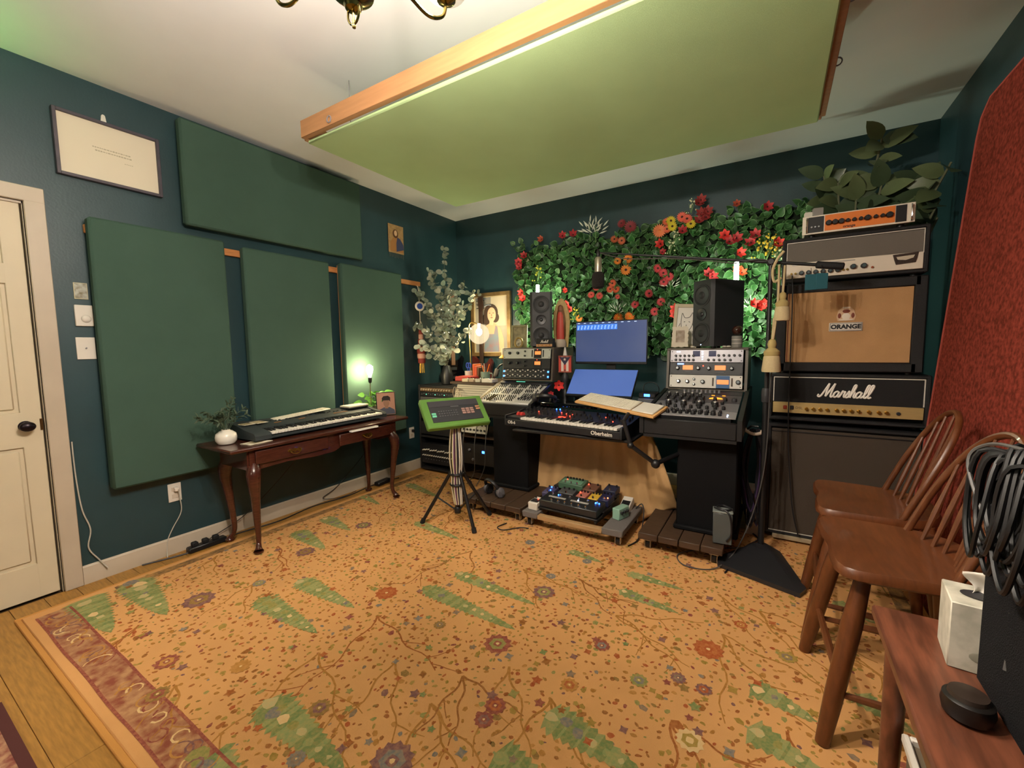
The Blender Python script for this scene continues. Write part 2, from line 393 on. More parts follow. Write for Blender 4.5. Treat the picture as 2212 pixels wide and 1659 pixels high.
PM = [M('rug_yarn_'+str(i), worn(c, .08), .95, spec=.1, vscale=90, col2=worn(c, .38), bump=.3, bscale=600) for i, c in enumerate(pal)]
rb = MB(); ox, oy = (RX0+RX1)/2, (RY0+RY1)/2
ZC = [0]
def zj(z): ZC[0] += 1; return z+(ZC[0] % 37)*8e-6
def flat(pts, z, ci):
    n = len(pts); rb.cur = ci; z = zj(z); rb.add([(x-ox, y-oy, z) for x, y in pts], [tuple(range(n))])
def inr(x, y, mx=.03): return RX0+mx < x < RX1-mx and RY0+mx < y < RY1-mx
rnd = random.Random(11)
# flecks
x = RX0+.06
cell = .0285
for i in range(int((RX1-RX0)/cell)):
    for j in range(int((RY1-RY0)/cell)):
        px_, py_ = RX0+(i+rnd.random())*cell, RY0+.17+(j+rnd.random())*cell
        if not inr(px_, py_, .05) or rnd.random() < .27: continue
        r = rnd.uniform(.0055, .013)*(1.7 if rnd.random() < .10 else 1); an = rnd.uniform(0, PI); el = rnd.uniform(.45, .9)
        k = rnd.choice((5, 6, 7)); ci = rnd.choices(range(13), (15, 13, 11, 10, 9, 7, 6, 3, 1.5, 1, 4, 1.5, 7))[0]
        pts = []
        for t in range(k):
            a = 2*PI*t/k; rr = r*rnd.uniform(.7, 1.15); u_, v_ = rr*math.cos(a), rr*el*math.sin(a); pts.append((px_+u_*math.cos(an)-v_*math.sin(an), py_+u_*math.sin(an)+v_*math.cos(an)))
        flat(pts, RZT, ci)
# branches
def ribbon(pts, w0, w1, z, ci):
    n = len(pts); L = []
    for i in range(n):
        d = pts[min(i+1, n-1)]-pts[max(i-1, 0)]; d = Vector((-d.y, d.x)); d.normalize(); w = w0+(w1-w0)*i/(n-1); L.append((pts[i]+d*w, pts[i]-d*w))
    rb.cur = ci; z = zj(z); vs = [(q.x-ox, q.y-oy, z) for pr in L for q in pr]
    rb.add(vs, [(2*i, 2*i+1, 2*i+3, 2*i+2) for i in range(n-1)])
def tree(x, y, ang, size, ci):
    for k in range(rnd.choice((2, 3, 3))):
        a = ang+(k-1)*.45+rnd.uniform(-.15, .15); p = Vector((x, y)); pts = [p.copy()]; wob = rnd.uniform(-.5, .5); ph = rnd.uniform(0, 6)
        for s_ in range(12):
            a += wob*.05+.34*math.sin(ph+s_*1.1); p = p+Vector((math.cos(a), math.sin(a)))*size/12
            if not inr(p.x, p.y, .06): break
            pts.append(p.copy())
            if s_ > 3 and rnd.random() < .16 and size > .15:
                a2 = a+rnd.choice((-1, 1))*.8; q = p.copy(); pp = [q.copy()]
                for _ in range(4): a2 += rnd.uniform(-.25, .25); q = q+Vector((math.cos(a2), math.sin(a2)))*size/14; pp.append(q.copy())
                if all(inr(q_.x, q_.y, .06) for q_ in pp): ribbon(pp, .0026, .0016, RZT+.0004, ci)
        if len(pts) > 3: ribbon(pts, .0045, .0022, RZT+.0004, ci)
for u, v, s_ in ((815, 1330, .5), (690, 1410, .55), (930, 1520, .4), (1000, 1460, .3), (1020, 1190, .5), (1560, 1370, .5), (1640, 1320, .45), (1190, 1510, .35), (470, 1200, .3), (560, 1250, .35), (1130, 1230, .4), (860, 1420, .4), (380, 1480, .3), (1330, 1330, .4), (1450, 1560, .35), (700, 1560, .4), (980, 1100, .4), (600, 1180, .35), (1250, 1250, .35), (1800, 1400, .4), (1880, 1250, .5), (1700, 1580, .35), (300, 1350, .25), (850, 1090, .4), (1560, 1290, .4), (1100, 1440, .4)):
    q = on(u, v, 2, RZT); tree(q.x, q.y, rnd.uniform(-1.2, -.3), s_, rnd.choice((0, 1, 2, 2, 5)))
# cypresses: wide jagged foot at the first pixel, tip at the second
def cypress(p0, p1, wd):
    d = Vector((p1.x-p0.x, p1.y-p0.y)); L = d.length; d.normalize(); n = Vector((-d.y, d.x)); p0 = Vector((p0.x, p0.y)); N = max(8, int(L/.028))
    lf = []; rt = []
    for i in range(N+1):
        t = i/N; w_ = wd*(min(1, t/.12))**.6*(1-t)**.62+.004
        for side, lst in ((1, lf), (-1, rt)):
            lst.append(p0+d*(L*(t-.3/N))+n*side*w_*1.12); lst.append(p0+d*(L*t)+n*side*w_*.8)
    for i in range(len(lf)-1):
        a = [lf[i], lf[i+1], rt[i+1], rt[i]]
        if all(inr(q.x, q.y, .05) for q in a): flat([(q.x, q.y) for q in a], RZT+.0008, 13 if rnd.random() < .5 else 14)
    for i in range(max(3, int(L/.05))):
        t = (i+.5)/max(3, int(L/.05)); w_ = wd*(1-t)**.6*.72; q = p0+d*(L*t)+n*rnd.uniform(-.25, .25)*w_; 
        if not inr(q.x, q.y, .06): continue
        flat([(q.x+w_*.55*math.cos(a)*rnd.uniform(.6, 1.2), q.y+w_*.55*math.sin(a)*rnd.uniform(.6, 1.2)) for a in np.linspace(0, 2*PI, 9)[:-1]], RZT+.0012, rnd.choice((15, 15, 17, 10, 9, 14)))
for a, c, wd in (((915, 1268), (1112, 1360), .055), ((985, 1238), (1155, 1306), .045), ((645, 1253), (765, 1313), .06), ((560, 1293), (685, 1368), .065), ((285, 1255), (360, 1328), .09), ((180, 1290), (240, 1366), .085), ((572, 1515), (745, 1665), .075), ((1180, 1540), (1395, 1680), .07), ((1338, 1275), (1465, 1325), .04), ((1355, 1238), (1478, 1275), .035), ((1622, 1480), (1765, 1560), .055), ((1615, 1572), (1800, 1690), .06), ((640, 1148), (702, 1186), .07), ((700, 1118), (757, 1146), .06), ((898, 1128), (992, 1165), .045), ((1070, 1628), (1200, 1720), .07), ((880, 1045), (950, 1075), .05), ((420, 1625), (520, 1720), .09), ((1800, 1300), (1900, 1350), .05), ((1230, 1190), (1300, 1215), .035), ((760, 1060), (820, 1090), .05), ((1850, 1500), (1980, 1590), .05)):
    cypress(on(*a, 2, RZT), on(*c, 2, RZT), wd)
def rosette(u, v, r, c1, c2):
    q = on(u, v, 2, RZT)
    for rr, ci, dz, k in ((r, c1, .0014, 22), (r*.62, c2, .0016, 12), (r*.32, c1, .0018, 8), (r*.15, 17, .002, 6)):
        flat([(q.x+rr*(1 if t % 2 else .82)*math.cos(2*PI*t/k), q.y+rr*(1 if t % 2 else .82)*math.sin(2*PI*t/k)) for t in range(k)], RZT+dz, ci)
for u, v, r, c1, c2 in ((430, 1296, .075, 11, 5), (785, 1135, .06, 11, 10), (660, 1192, .06, 11, 5), (835, 1281, .06, 6, 16), (1175, 1279, .06, 11, 10), (1075, 1391, .062, 7, 10), (847, 1645, .07, 11, 9), (1530, 1403, .062, 6, 16), (1145, 1172, .035, 9, 9), (1268, 1213, .03, 9, 9), (1190, 1245, .03, 9, 9), (1465, 1465, .03, 11, 8), (1520, 1490, .03, 11, 6), (1045, 1555, .035, 7, 11), (1070, 1525, .04, 7, 16), (690, 1530, .04, 5, 11), (1490, 1600, .045, 17, 4), (560, 1260, .035, 9, 10), (950, 1350, .03, 5, 8), (360, 1430, .045, 7, 12), (340, 1500, .04, 5, 7), (520, 1440, .04, 12, 5), (1300, 1395, .035, 7, 9), (1380, 1470, .035, 10, 9), (1230, 1480, .035, 12, 16), (640, 1640, .03, 9, 8), (1600, 1350, .03, 6, 12), (1700, 1420, .035, 4, 8)):
    rosette(u, v, r, c1, c2)
for _ in range(420):
    x, y = rnd.uniform(RX0+.1, RX1-.1), rnd.uniform(RY0+.25, RY1-.1); r = rnd.uniform(.014, .024); ci = rnd.choice((7, 9, 8, 6, 11, 10, 13, 1, 0, 5, 16, 3)); k = rnd.choice((8, 10))
    flat([(x+r*(1 if t % 2 else .55)*math.cos(2*PI*t/k), y+r*(1 if t % 2 else .55)*math.sin(2*PI*t/k)) for t in range(k)], RZT+.0013, ci)
for _ in range(150):
    x = rnd.uniform(RX0+.1, RX1-.1); y = RY0+.115+rnd.uniform(-.045, .045); a = rnd.uniform(0, 6.28); p = Vector((x, y)); pp = [p.copy()]; cu = rnd.choice((-1, 1))*rnd.uniform(.3, .8)
    for k in range(7):
        a += cu; p = p+Vector((math.cos(a), math.sin(a)))*.016; pp.append(p.copy())
    if all(RY0+.06 < q.y < RY0+.17 for q in pp): ribbon(pp, .004, .002, RZT+.0012, rnd.choice((17, 12, 12, 11, 7)))
for y in (RY0+.058, RY0+.172): ribbon([Vector((RX0+.09+(RX1-RX0-.18)*k/40, y+.002*math.sin(k))) for k in range(41)], .005, .005, RZT+.0013, 7)
# red border strip along the short edge by the viewer and dotted strip by the wall
pt = rb.build('woven_motifs', PM, rug, smooth=False); pt['kind'] = 'stuff'
m_bord = M('rug_border', '#8a4630', .95, var=.5, vscale=26, col2='#b98a5e', bump=.4, bscale=500)
b = MB(); b.box(((RX0+RX1)/2-ox, RY0+.115-oy, RZT), (RX1-RX0-.16, .12, .0008)); b.build('border', m_bord, rug)
m_bord2 = M('rug_side_border', '#b08045', .95, vscale=30, col2='#6a5030', bump=.4, bscale=500)
for x in (RX0+.085, RX1-.085): b = MB(); b.box((x-ox, .1, RZT), (.06, RY1-RY0-.5, .0008)); b.build('side_border', m_bord2, rug)
m_rug2 = M('red_rug_wool', '#7c3a32', .95, vscale=34, col2='#b48a68', bump=.4, bscale=500)
b = MB(); b.box((0, 0, .007), (2.2, 1.2, .013), .004)
r2 = T('runner_rug', 'burgundy patterned rug at the lower left edge', 'rug', (1.95, -4.37, 0)); b.build('pile', m_rug2, r2)
b = MB(); b.box((0, .585, .0142), (2.18, .03, .0008)); b.box((-1.085, 0, .0142), (.03, 1.18, .0008)); b.build('border', M('runner_border', '#4c2320', .95), r2)
# ================================================================ things on the left wall
def rect_frame(w, h, t, d):      # picture frame in local x,z facing -y : four bars
    b = MB()
    for sx in (-1, 1): b.box((sx*(w/2-t/2), -d/2, h/2), (t, d, h), .002)
    for sz in (t/2, h-t/2): b.box((0, -d/2, sz), (w-2*t+.002, d, t), .002)
    return b
WL = PI/2     # local -y faces +x
t = T('framed_print', 'landscape print of two faint lines in a dark frame above the door', 'picture', (.003, -3.068, 2.205), WL)
rect_frame(.45, .335, .016, .03).build('frame', M('dark_wood_frame', '#46404a', .5, var=.2, vscale=20), t)
b = MB(); b.box((0, -.012, .1675), (.425, .006, .31)); b.build('paper', cream, t)
b = MB(); rr = random.Random(3)
for row, (x0, x1) in enumerate(((-.075, .085), (-.065, .09))):
    x = x0
    while x < x1:
        wd = rr.uniform(.004, .011); b.box((x+wd/2, -.0155, .19-.016*row), (wd, .0008, rr.uniform(.004, .007))); x += wd+.003
for k in range(5): b.box((.06+.008*k, -.0155, .14), (.005, .0008, .003))
o = b.build('faint_writing', M('faint_ink', '#a9a189', .8), t); o['kind'] = 'stuff'
b = MB(); b.prism([(-.012, 0), (.012, 0), (.008, .032), (.004, .038), (-.004, .038), (-.008, .032)], 0, .006)
o = b.build('adhesive_hook', white, None); o.matrix_world = Matrix.Translation((.001, -3.083, 2.548)) @ (RZ(WL) @ RX(PI/2)).to_4x4(); tag(o, 'small white adhesive hook above the framed print', 'hook')
# icon banner (generic devotional figure)
t = T('cloth_banner', 'small gold cloth banner with a blue-robed figure and fringe', 'banner', (.004, -.945, 2.205), WL)
b = MB(); b.box((0, -.003, .14), (.195, .004, .27)); b.build('cloth', M('banner_gold', '#b08a58', .85, var=.3, vscale=30), t)
b = MB()
b.front([(-.08, .02), (.09, .02), (.085, .1), (.045, .15), (.01, .165), (-.04, .15), (-.075, .1)], -.0062, -.005)
b.build('robe', M('banner_robe', '#a5713f', .9), t)
b = MB(); b.front([(.0, .02), (.095, .05), (.092, .1), (.05, .15), (.015, .16), (.0, .1)], -.0072, -.0063); b.build('cloak', M('banner_blue', '#3c4260', .9), t)
b = MB(); b.ball((-.008, -.006, .19), .036, 16, (1, .06, 1.15)); b.build('hair', M('banner_brown', '#5a3a20', .9), t)
b = MB(); b.ball((-.008, -.009, .195), .022, 14, (.9, .08, 1.25)); b.build('face', M('banner_skin', '#d8ad84', .9), t)
b = MB()
for k in range(12): b.cyl((-.09+.0163*k, -.004, .006), (-.09+.0163*k+rr.uniform(-.003, .003), -.004, -.032-rr.uniform(0, .012)), .0016, n=5)
o = b.build('fringe', M('banner_fringe', '#6b6a60', .9), t); o['kind'] = 'stuff'
# wall plates
t = T('photo_card', 'tiny landscape card above the white dimmer plate', 'card', (.001, -3.243, 1.566), WL)
b = MB(); b.box((0, -.002, .043), (.056, .004, .088), .001); b.build('card', M('card_border', '#b9b393', .5), t)
b = MB(); b.box((0, -.0045, .044), (.048, .001, .08)); b.build('picture', M('card_scene', '#b6b8ae', .5, vscale=45, col2='#6d6444'), t)
t = T('dimmer_switch', 'white wall dimmer with a round knob between two plates', 'switch', (.001, -3.24, 1.42), WL)
b = MB(); b.box((0, -.006, .057), (.074, .012, .114), .003); b.build('plate', white, t)
b = MB(); b.ball((.006, -.012, .04), .021, 16, (1, .5, 1)); b.build('knob', white, t)
t = T('wall_plate', 'blank white wall plate with a centre screw below the dimmer', 'wall plate', (.001, -3.244, 1.24), WL)
b = MB(); b.box((0, -.003, .06), (.078, .006, .12), .002); b.build('plate', white, t)
b = MB(); b.cyl((0, -.005, .06), (0, -.011, .062), .004, n=8); b.build('toggle', grey, t)
def outlet(y, z, label):
    t = T('wall_outlet', label, 'outlet', (.001, y, z), WL)
    b = MB(); b.box((0, -.003, .058), (.07, .006, .116), .002); b.build('plate', white, t)
    for dz in (.036, .08): b = MB(); b.box((0, -.0065, dz), (.034, .004, .028), .006); b.build('socket', M('socket_white', '#c9beae', .5), t)
    b = MB(); b.box((.006, -.02, .08), (.026, .026, .026), .004); b.build('plug', white if y < -2 else black, t)
outlet(-2.90, .33, 'white wall outlet under the tall panel nearest the door')
outlet(-.82, .34, 'white wall outlet in the corner beside the gear rack')
def cable(name, pts, r, m, label, cat='cable', k=8, n=6, group=None):
    b = MB(); b.tube(catmull(pts, k), r, n); o = b.build(name, m); tag(o, label, cat, group); return o
m_wcord = M('white_cord', '#b8b2a6', .5)
cable('white_wall_cord', [(.035, -2.89, .41), (.03, -2.885, .36), (.02, -2.88, .26), (.02, -2.93, .17), (.018, -2.96, .105), (.022, -2.97, .04), (.05, -2.98, .006)], .003, m_wcord, 'thin white cord hanging from the outlet under the tall panel', 'cord')
cable('antenna_cord', [(.006, -3.338, .80), (.007, -3.336, .6), (.008, -3.325, .42), (.008, -3.30, .3), (.01, -3.315, .2), (.016, -3.28, .12), (.03, -3.25, .06)], .0035, m_wcord, 'white cord running down beside the door casing', 'cord')
# ================================================================ console table
m_mahog = M('dark_mahogany', '#4a241a', .22, var=.35, vscale=6, stretch=(3, 3, 22), coat=.3)
tb = T('console_table', 'dark mahogany console table with cabriole legs and brass pulls', 'table', (.335, -2.10, RUGTOP)); tb.scale = (1, 1, .976)
TY0, TY1 = -.705, .74      # local y ends
b = MB(); b.box((-.005, .0, .682), (.43, 1.42, .024), .007); b.build('top', m_mahog, tb)
b = MB()
b.box((-.16, 0, .605), (.02, 1.18, .125)); 
for y in (-.59, .59): b.box((0, y, .605), (.33, .02, .125))
poly = [(-.59, .67), (.59, .67), (.59, .545), (.4, .545), (.33, .565), (.08, .57), (.0, .535), (-.15, .53), (-.35, .545), (-.59, .535)]
b.T = TR(.165, 0, 0) @ RZ(PI/2).to_4x4(); b.front([(x, z) for x, z in poly], -.01, .01); b.T = Matrix(); b.build('apron', m_mahog, tb)
for y0, y1, xo, hn in ((-.56, -.06, .178, 'a'), (.02, .50, .20, 'b')):
    b = MB(); b.box((xo+.006, (y0+y1)/2, .615), (.016, y1-y0, .085), .003); dr = b.build('drawer', m_mahog, tb)
    ym = (y0+y1)/2
    b = MB(); b.T = TR(xo+.0145, ym, .615) @ RZ(PI/2).to_4x4()
    b.front([(-.05, .0), (-.035, .014), (-.012, .008), (0, .016), (.012, .008), (.035, .014), (.05, 0), (.03, -.014), (.012, -.006), (0, -.016), (-.012, -.006), (-.03, -.014)], -.003, 0)
    b.tube(catmull([(-.034, -.004, .002), (-.034, -.016, -.006), (-.018, -.02, -.016), (0, -.02, -.02), (.018, -.02, -.016), (.034, -.016, -.006), (.034, -.004, .002)], 5), .003, 7); b.build('handle', brass, dr)
for sx, sy in ((1, -1), (1, 1), (-1, -1), (-1, 1)):
    x = .15*sx; y = .555*sy; o = Vector((sx*.6, sy*.4, 0)).normalized()
    path = [(0, .56), (.028, .51), (.032, .44), (.018, .33), (.004, .2), (-.004, .1), (.004, .05), (.02, .024), (.026, .012)]
    b = MB(); pts = catmull([Vector((x, y, z+.005))+o*a for a, z in path], 4)
    b.tube(pts, [.036, .042, .036, .026, .020, .016, .014, .018, .026], 12); b.tube([Vector((x, y, .012))+o*.03, Vector((x, y, .001))+o*.03], [.03, .026], 12)
    if sx > 0: b.box((x-.005, y, .6), (.05, .05, .13), .006)
    b.build('leg', m_mahog, tb)
TZ = .6945
# vase with olive sprigs
m_olive = M('olive_leaf', '#4a5a44', .6, var=.3, vscale=20)
vs_ = T('olive_vase', 'white ribbed vase with grey-green olive sprigs on the table end', 'vase', (.30, -2.715, TZ))
b = MB(); b.lathe([(.028, 0), (.046, .004), (.058, .022), (.060, .045), (.055, .066), (.036, .082), (.024, .086), (.024, .092), (.02, .09), (.02, .03)], n=30); b.build('vase', M('glazed_white', '#e6dfd2', .25, coat=.4), vs_)
lm = leafmesh(.036, .011, m_olive, .15, .15).mesh('leaf', [m_olive]); rr = random.Random(21)
b = MB(); leaves = []
for k in range(17):
    a = rr.uniform(0, 2*PI); sp = rr.uniform(.25, 1); top = Vector((.09*sp*math.cos(a), .15*sp*math.sin(a), .15+rr.uniform(.0, .13)*(1.25-.6*sp)))
    top.x = max(top.x, -.09)
    pts = catmull([(0, 0, .06), tuple(top*.5+Vector((0, 0, .06))), tuple(top)], 5); b.tube(pts, .0016, 5)
    for i in range(4, len(pts)):
        for s_ in (-1, 1):
            d = (pts[i]-pts[i-1]).normalized(); side = d.cross(Vector((rr.uniform(-1, 1), rr.uniform(-1, 1), .3))).normalized()*s_
            leaves.append((pts[i], (d*.7+side).normalized()))
b.build('stems', m_olive, vs_)
for p, d in leaves: inst('leaf', lm, vs_, Matrix.Translation(p) @ face_dir(d, (rr.uniform(-1, 1), rr.uniform(-1, 1), 1)).to_4x4())
# photos at the table end
t = T('photo_prints', 'loose photo prints lying beside the white vase', 'photograph', (.43, -2.60, TZ), .15)
b = MB(); b.box((0, 0, .001), (.10, .15, .002)); b.build('lower_print', cream, t)
b = MB(); b.box((.004, -.012, .0032), (.09, .13, .002), 0, RZ(.12)); b.build('upper_print', cream, t)
b = MB(); b.box((.004, -.012, .0048), (.062, .07, .001), 0, RZ(.12)); b.build('picture', M('print_scene', '#6d6248', .6, vscale=40, col2='#9c9274'), t)
b = MB(); b.ball((.01, -.012, .009), .011, 8, (1, 1, .6)); b.build('pebble', dgrey, t)
# ================================================================ synth on the table
m_synth = M('synth_grey', '#2e3436', .5, bump=.1, bscale=300)
sy = T('synthesizer', 'long dark grey synthesizer keyboard on the console table', 'keyboard', (.285, -2.085, TZ), WL)
SW = 1.06
b = MB()
prof = [(-.165, .014), (.165, .014), (.165, .095), (.05, .085), (-.03, .066), (-.03, .03), (-.165, .03)]   # y,z
def extr(b, prof, x0, x1):
    n = len(prof); vs = [(x0, y, z) for y, z in prof]+[(x1, y, z) for y, z in prof]
    b.add(vs, [tuple(range(n)), tuple(range(n, 2*n))]+[(i, (i+1) % n, n+(i+1) % n, n+i) for i in range(n)])
extr(b, prof, -SW/2, SW/2)
pe = [(-.17, .012), (.168, .012), (.168, .1), (.05, .092), (-.03, .072), (-.155, .056), (-.17, .04)]
extr(b, pe, -SW/2-.004, -SW/2+.10); extr(b, pe, SW/2-.03, SW/2+.004)
b.build('body', m_synth, sy)
for x in (-.45, .45):
    for y in (-.12, .12): b = MB(); b.cyl((x, y, 0), (x, y, .014), .014, n=10); b.build('foot', black, sy)
def keybed(parent, x0, n_white, kw, y0, y1, z, start=0, mw=white):
    b = MB()
    for i in range(n_white): b.box((x0+(i+.5)*kw, (y0+y1)/2, z), (kw*.93, y1-y0, .016), .002)
    o = b.build('white_keys', mw, parent); o['kind'] = 'stuff'
    b = MB(); pat = (0, 1, 3, 4, 5)
    for i in range(n_white-1):
        if (i+start) % 7 in pat: b.box((x0+(i+1)*kw, y0+(y1-y0)*.64, z+.012), (kw*.55, (y1-y0)*.66, .016), .003)
    o = b.build('black_keys', black, parent); o['kind'] = 'stuff'
keybed(sy, -SW/2+.105, 43, (SW-.14)/43, -.165, -.035, .045)
b = MB()
for i in range(26):
    x = -.3+i*.026; b.box((x, .055 if i % 3 else .075, .089+(.001 if i % 3 else .002)), (.014, .009, .004), .001, RX(.08))
o = b.build('panel_buttons', M('button_grey', '#1a1c1e', .5), sy); o['kind'] = 'stuff'
b = MB()
for x in (-.28, -.1, .19, .23, .27): b.box((x, .02, .0805), (.05, .006, .001), 0, RX(.12))
o = b.build('panel_print', M('print_orange', '#c9813a', .6), sy); o['kind'] = 'stuff'
b = MB(); b.box((-.02, .08, .0895), (.12, .022, .002), 0, RX(.08)); b.build('display', M('lcd', '#4a6470', .3), sy)
SZ = TZ+.088
# things lying on the synth
def board(name, label, cat, loc, rz, w, d, sections, group=None, tilt=.085):
    t = T(name, label, cat, loc, rot=(tilt if rz == 0 else 0, 0, rz))
    for nm, x0, x1, h, m in sections:
        b = MB(); b.box(((x0+x1)/2, 0, h/2), (x1-x0, d, h), .002); b.build(nm, m, t)
    return t
m_keyw = M('key_white', '#e3dcc9', .5, var=.1, vscale=60)
def ckeyboard(parent, x0, x1, d, cols, z):
    b = MB(); rows = 6; cw = (x1-x0)/cols; rw = (d-.012)/rows
    for i in range(cols):
        for j in range(rows): b.box((x0+(i+.5)*cw, -d/2+.006+(j+.5)*rw, z+.0015), (cw*.86, rw*.84, .003), .0008)
    o = b.build('keycaps', m_keyw, parent); o['kind'] = 'stuff'
t = T('white_keyboard', 'white computer keyboard lying on the back of the dark synth', 'computer keyboard', (.175, -2.135, SZ+.0075), rot=(.0, -.06, WL))
b = MB(); b.box((0, 0, .004), (.44, .105, .007), .003); b.build('base', M('key_base', '#cfc8b8', .4), t)
ckeyboard(t, -.215, .09, .105, 15, .0075); ckeyboard(t, .10, .145, .105, 3, .0075); ckeyboard(t, .155, .215, .105, 4, .0075)
t = T('white_case', 'flat white box lying on the right end of the dark synth', 'box', (.20, -1.67, SZ+.0035), WL+.02)
b = MB(); b.box((0, 0, .016), (.20, .12, .014), .003); b.build('lid', cream, t); b = MB(); b.box((0, 0, .0045), (.194, .114, .009), .002); b.build('base', dgrey, t)
for k, (y, lab) in enumerate(((-2.56, 'small photo print on the far left of the synth'), (-2.475, 'second small photo print beside the first on the synth'))):
    t = T('photo_print', lab, 'photograph', (.22, y, SZ+.004), WL+.06)
    b = MB(); b.box((0, 0, .001), (.075, .11, .002)); b.build('print', cream, t); b = MB(); b.box((0, .0, .0025), (.058, .085, .001)); b.build('picture', M('snapshot', '#8f7a58', .6, vscale=40, col2='#b9aa84'), t)
t = T('paper_strip', 'white folded paper tucked in the right table drawer', 'paper', (.552, -1.865, .661), WL)
b = MB(); b.box((0, 0, .004), (.25, .03, .008), .001); b.build('sheet', M('white_paper', '#eeeae6', .6), t); b = MB(); b.box((0, 0, .010), (.25, .028, .003), .001); b.build('fold', white, t)
# bare-bulb lamp
lp = T('table_lamp', 'slim brass table lamp with a bare glowing bulb', 'lamp', (.215, -1.508, TZ))
b = MB(); b.lathe([(.035, 0), (.035, .006), (.006, .012), (.0045, .03), (.0045, .285)], n=18); b.build('pole', M('pale_brass', '#b9ae86', .3, metal=.9), lp)
b = MB(); b.lathe([(.006, .285), (.014, .292), (.0165, .325), (.015, .335)], n=16); b.build('socket', black, lp)
b = MB(); b.lathe([(.012, .335), (.013, .35), (.024, .38), (.029, .405), (.024, .43), (.008, .444), (.0005, .446)], n=18); b.build('bulb', M('filament_bulb', '#ffe6b4', .3, emit=TABLE_E), lp)
# pothos
pp = T('potted_plant', 'leafy green pothos in a cream pot beside the bare bulb lamp', 'plant', (.175, -1.40, TZ))
b = MB(); b.lathe([(.04, 0), (.052, .01), (.06, .05), (.055, .075), (.045, .08), (.044, .06)], n=26); b.build('pot', M('pot_cream', '#bdb096', .4), pp)
m_po = M('pothos_leaf', '#62a03e', .45, var=.25, vscale=12); pl_ = leafmesh(.085, .062, [m_po], .2, .25).mesh('leaf', [m_po]); rr = random.Random(5)
b = MB(); sp = []
for k in range(30):
    a = rr.uniform(0, 2*PI); r_ = rr.uniform(.03, .13); tip = Vector((r_*math.cos(a)*.5, r_*math.sin(a)*1.1-.03, rr.uniform(.09, .20)))
    tip.x = max(-.06, tip.x); b.tube(catmull([(0, 0, .06), tuple(tip*.6+Vector((0, 0, .05))), tuple(tip)], 4), .0018, 5); sp.append((tip, a))
b.build('stems', m_po, pp)
for tip, a in sp: 
    d = Vector((math.cos(a)*.5+.25, math.sin(a), rr.uniform(-.3, .4))); inst('leaf', pl_, pp, Matrix.Translation(tip) @ face_dir(d, (1, -.6, .35)).to_4x4() @ Matrix.Scale(rr.uniform(.6, .95), 4))
# photo frame
fr = T('portrait_photo', 'small black framed portrait photo leaning at the table end', 'picture', (.33, -1.44, TZ), rot=(-.16, 0, WL-.55))
rect_frame(.165, .205, .006, .012).build('frame', black, fr)
b = MB(); b.box((0, -.004, .1025), (.155, .004, .195)); b.build('backdrop', M('photo_pink', '#c48e72', .5), fr)
b = MB(); b.front([(-.075, .01), (.075, .01), (.07, .045), (.03, .07), (-.02, .07), (-.07, .045)], -.0085, -.0065); b.build('shirt', M('photo_shirt', '#4b4d5c', .6), fr)
b = MB(); b.box((.003, -.008, .075), (.028, .002, .03)); b.ball((.003, -.0085, .108), .03, 14, (.85, .06, 1.15)); b.build('face', M('photo_skin', '#a8795c', .6), fr)
b = MB(); b.front([(-.03, .115), (-.034, .15), (-.02, .168), (.02, .17), (.038, .155), (.036, .115), (.028, .13), (-.022, .132)], -.0115, -.0095); b.build('hair', M('photo_hair', '#2a1c18', .7), fr)
# floor clutter under the table
m_cab = M('black_cable', '#15151a', .5)
cable('power_cable', [(.03, -3.1, .006), (.1, -2.85, .006), (.06, -2.6, .006), (.10, -2.3, .006), (.05, -2.0, .006), (.09, -1.7, .006), (.05, -1.4, .006), (.09, -1.1, .006)], .0045, m_cab, 'black power cable along the baseboard under the table')
cable('synth_cable', [(.14, -2.1, .53), (.06, -2.2, .36), (.04, -2.5, .12), (.05, -2.75, .03), (.1, -2.8, .008)], .003, m_cab, 'thin black cable drooping from the synth to the floor')
cable('lamp_cable', [(.12, -1.48, .42), (.05, -1.5, .3), (.03, -1.75, .1), (.04, -1.9, .04), (.07, -1.75, .008), (.08, -1.6, .02)], .003, m_cab, 'thin black lamp cable drooping behind the right table legs')
t = T('power_strip', 'black power strip on the floor behind the left table legs', 'power strip', (.095, -2.78, 0), WL)
b = MB(); b.box((0, 0, .02), (.22, .055, .035), .006); b.build('body', black, t)
for k in range(3): b = MB(); b.box((-.07+.06*k, 0, .05), (.034, .034, .028), .005); b.build('plug', blackm, t)
t = T('power_adapter', 'black power adapter on the floor by the far table leg', 'adapter', (.085, -1.30, 0), WL+.1)
b = MB(); b.box((0, 0, .019), (.17, .065, .038), .008); b.build('brick', black, t); b = MB(); b.cyl((.085, 0, .018), (.12, .01, .012), .006, n=8); b.build('strain_relief', blackm, t)
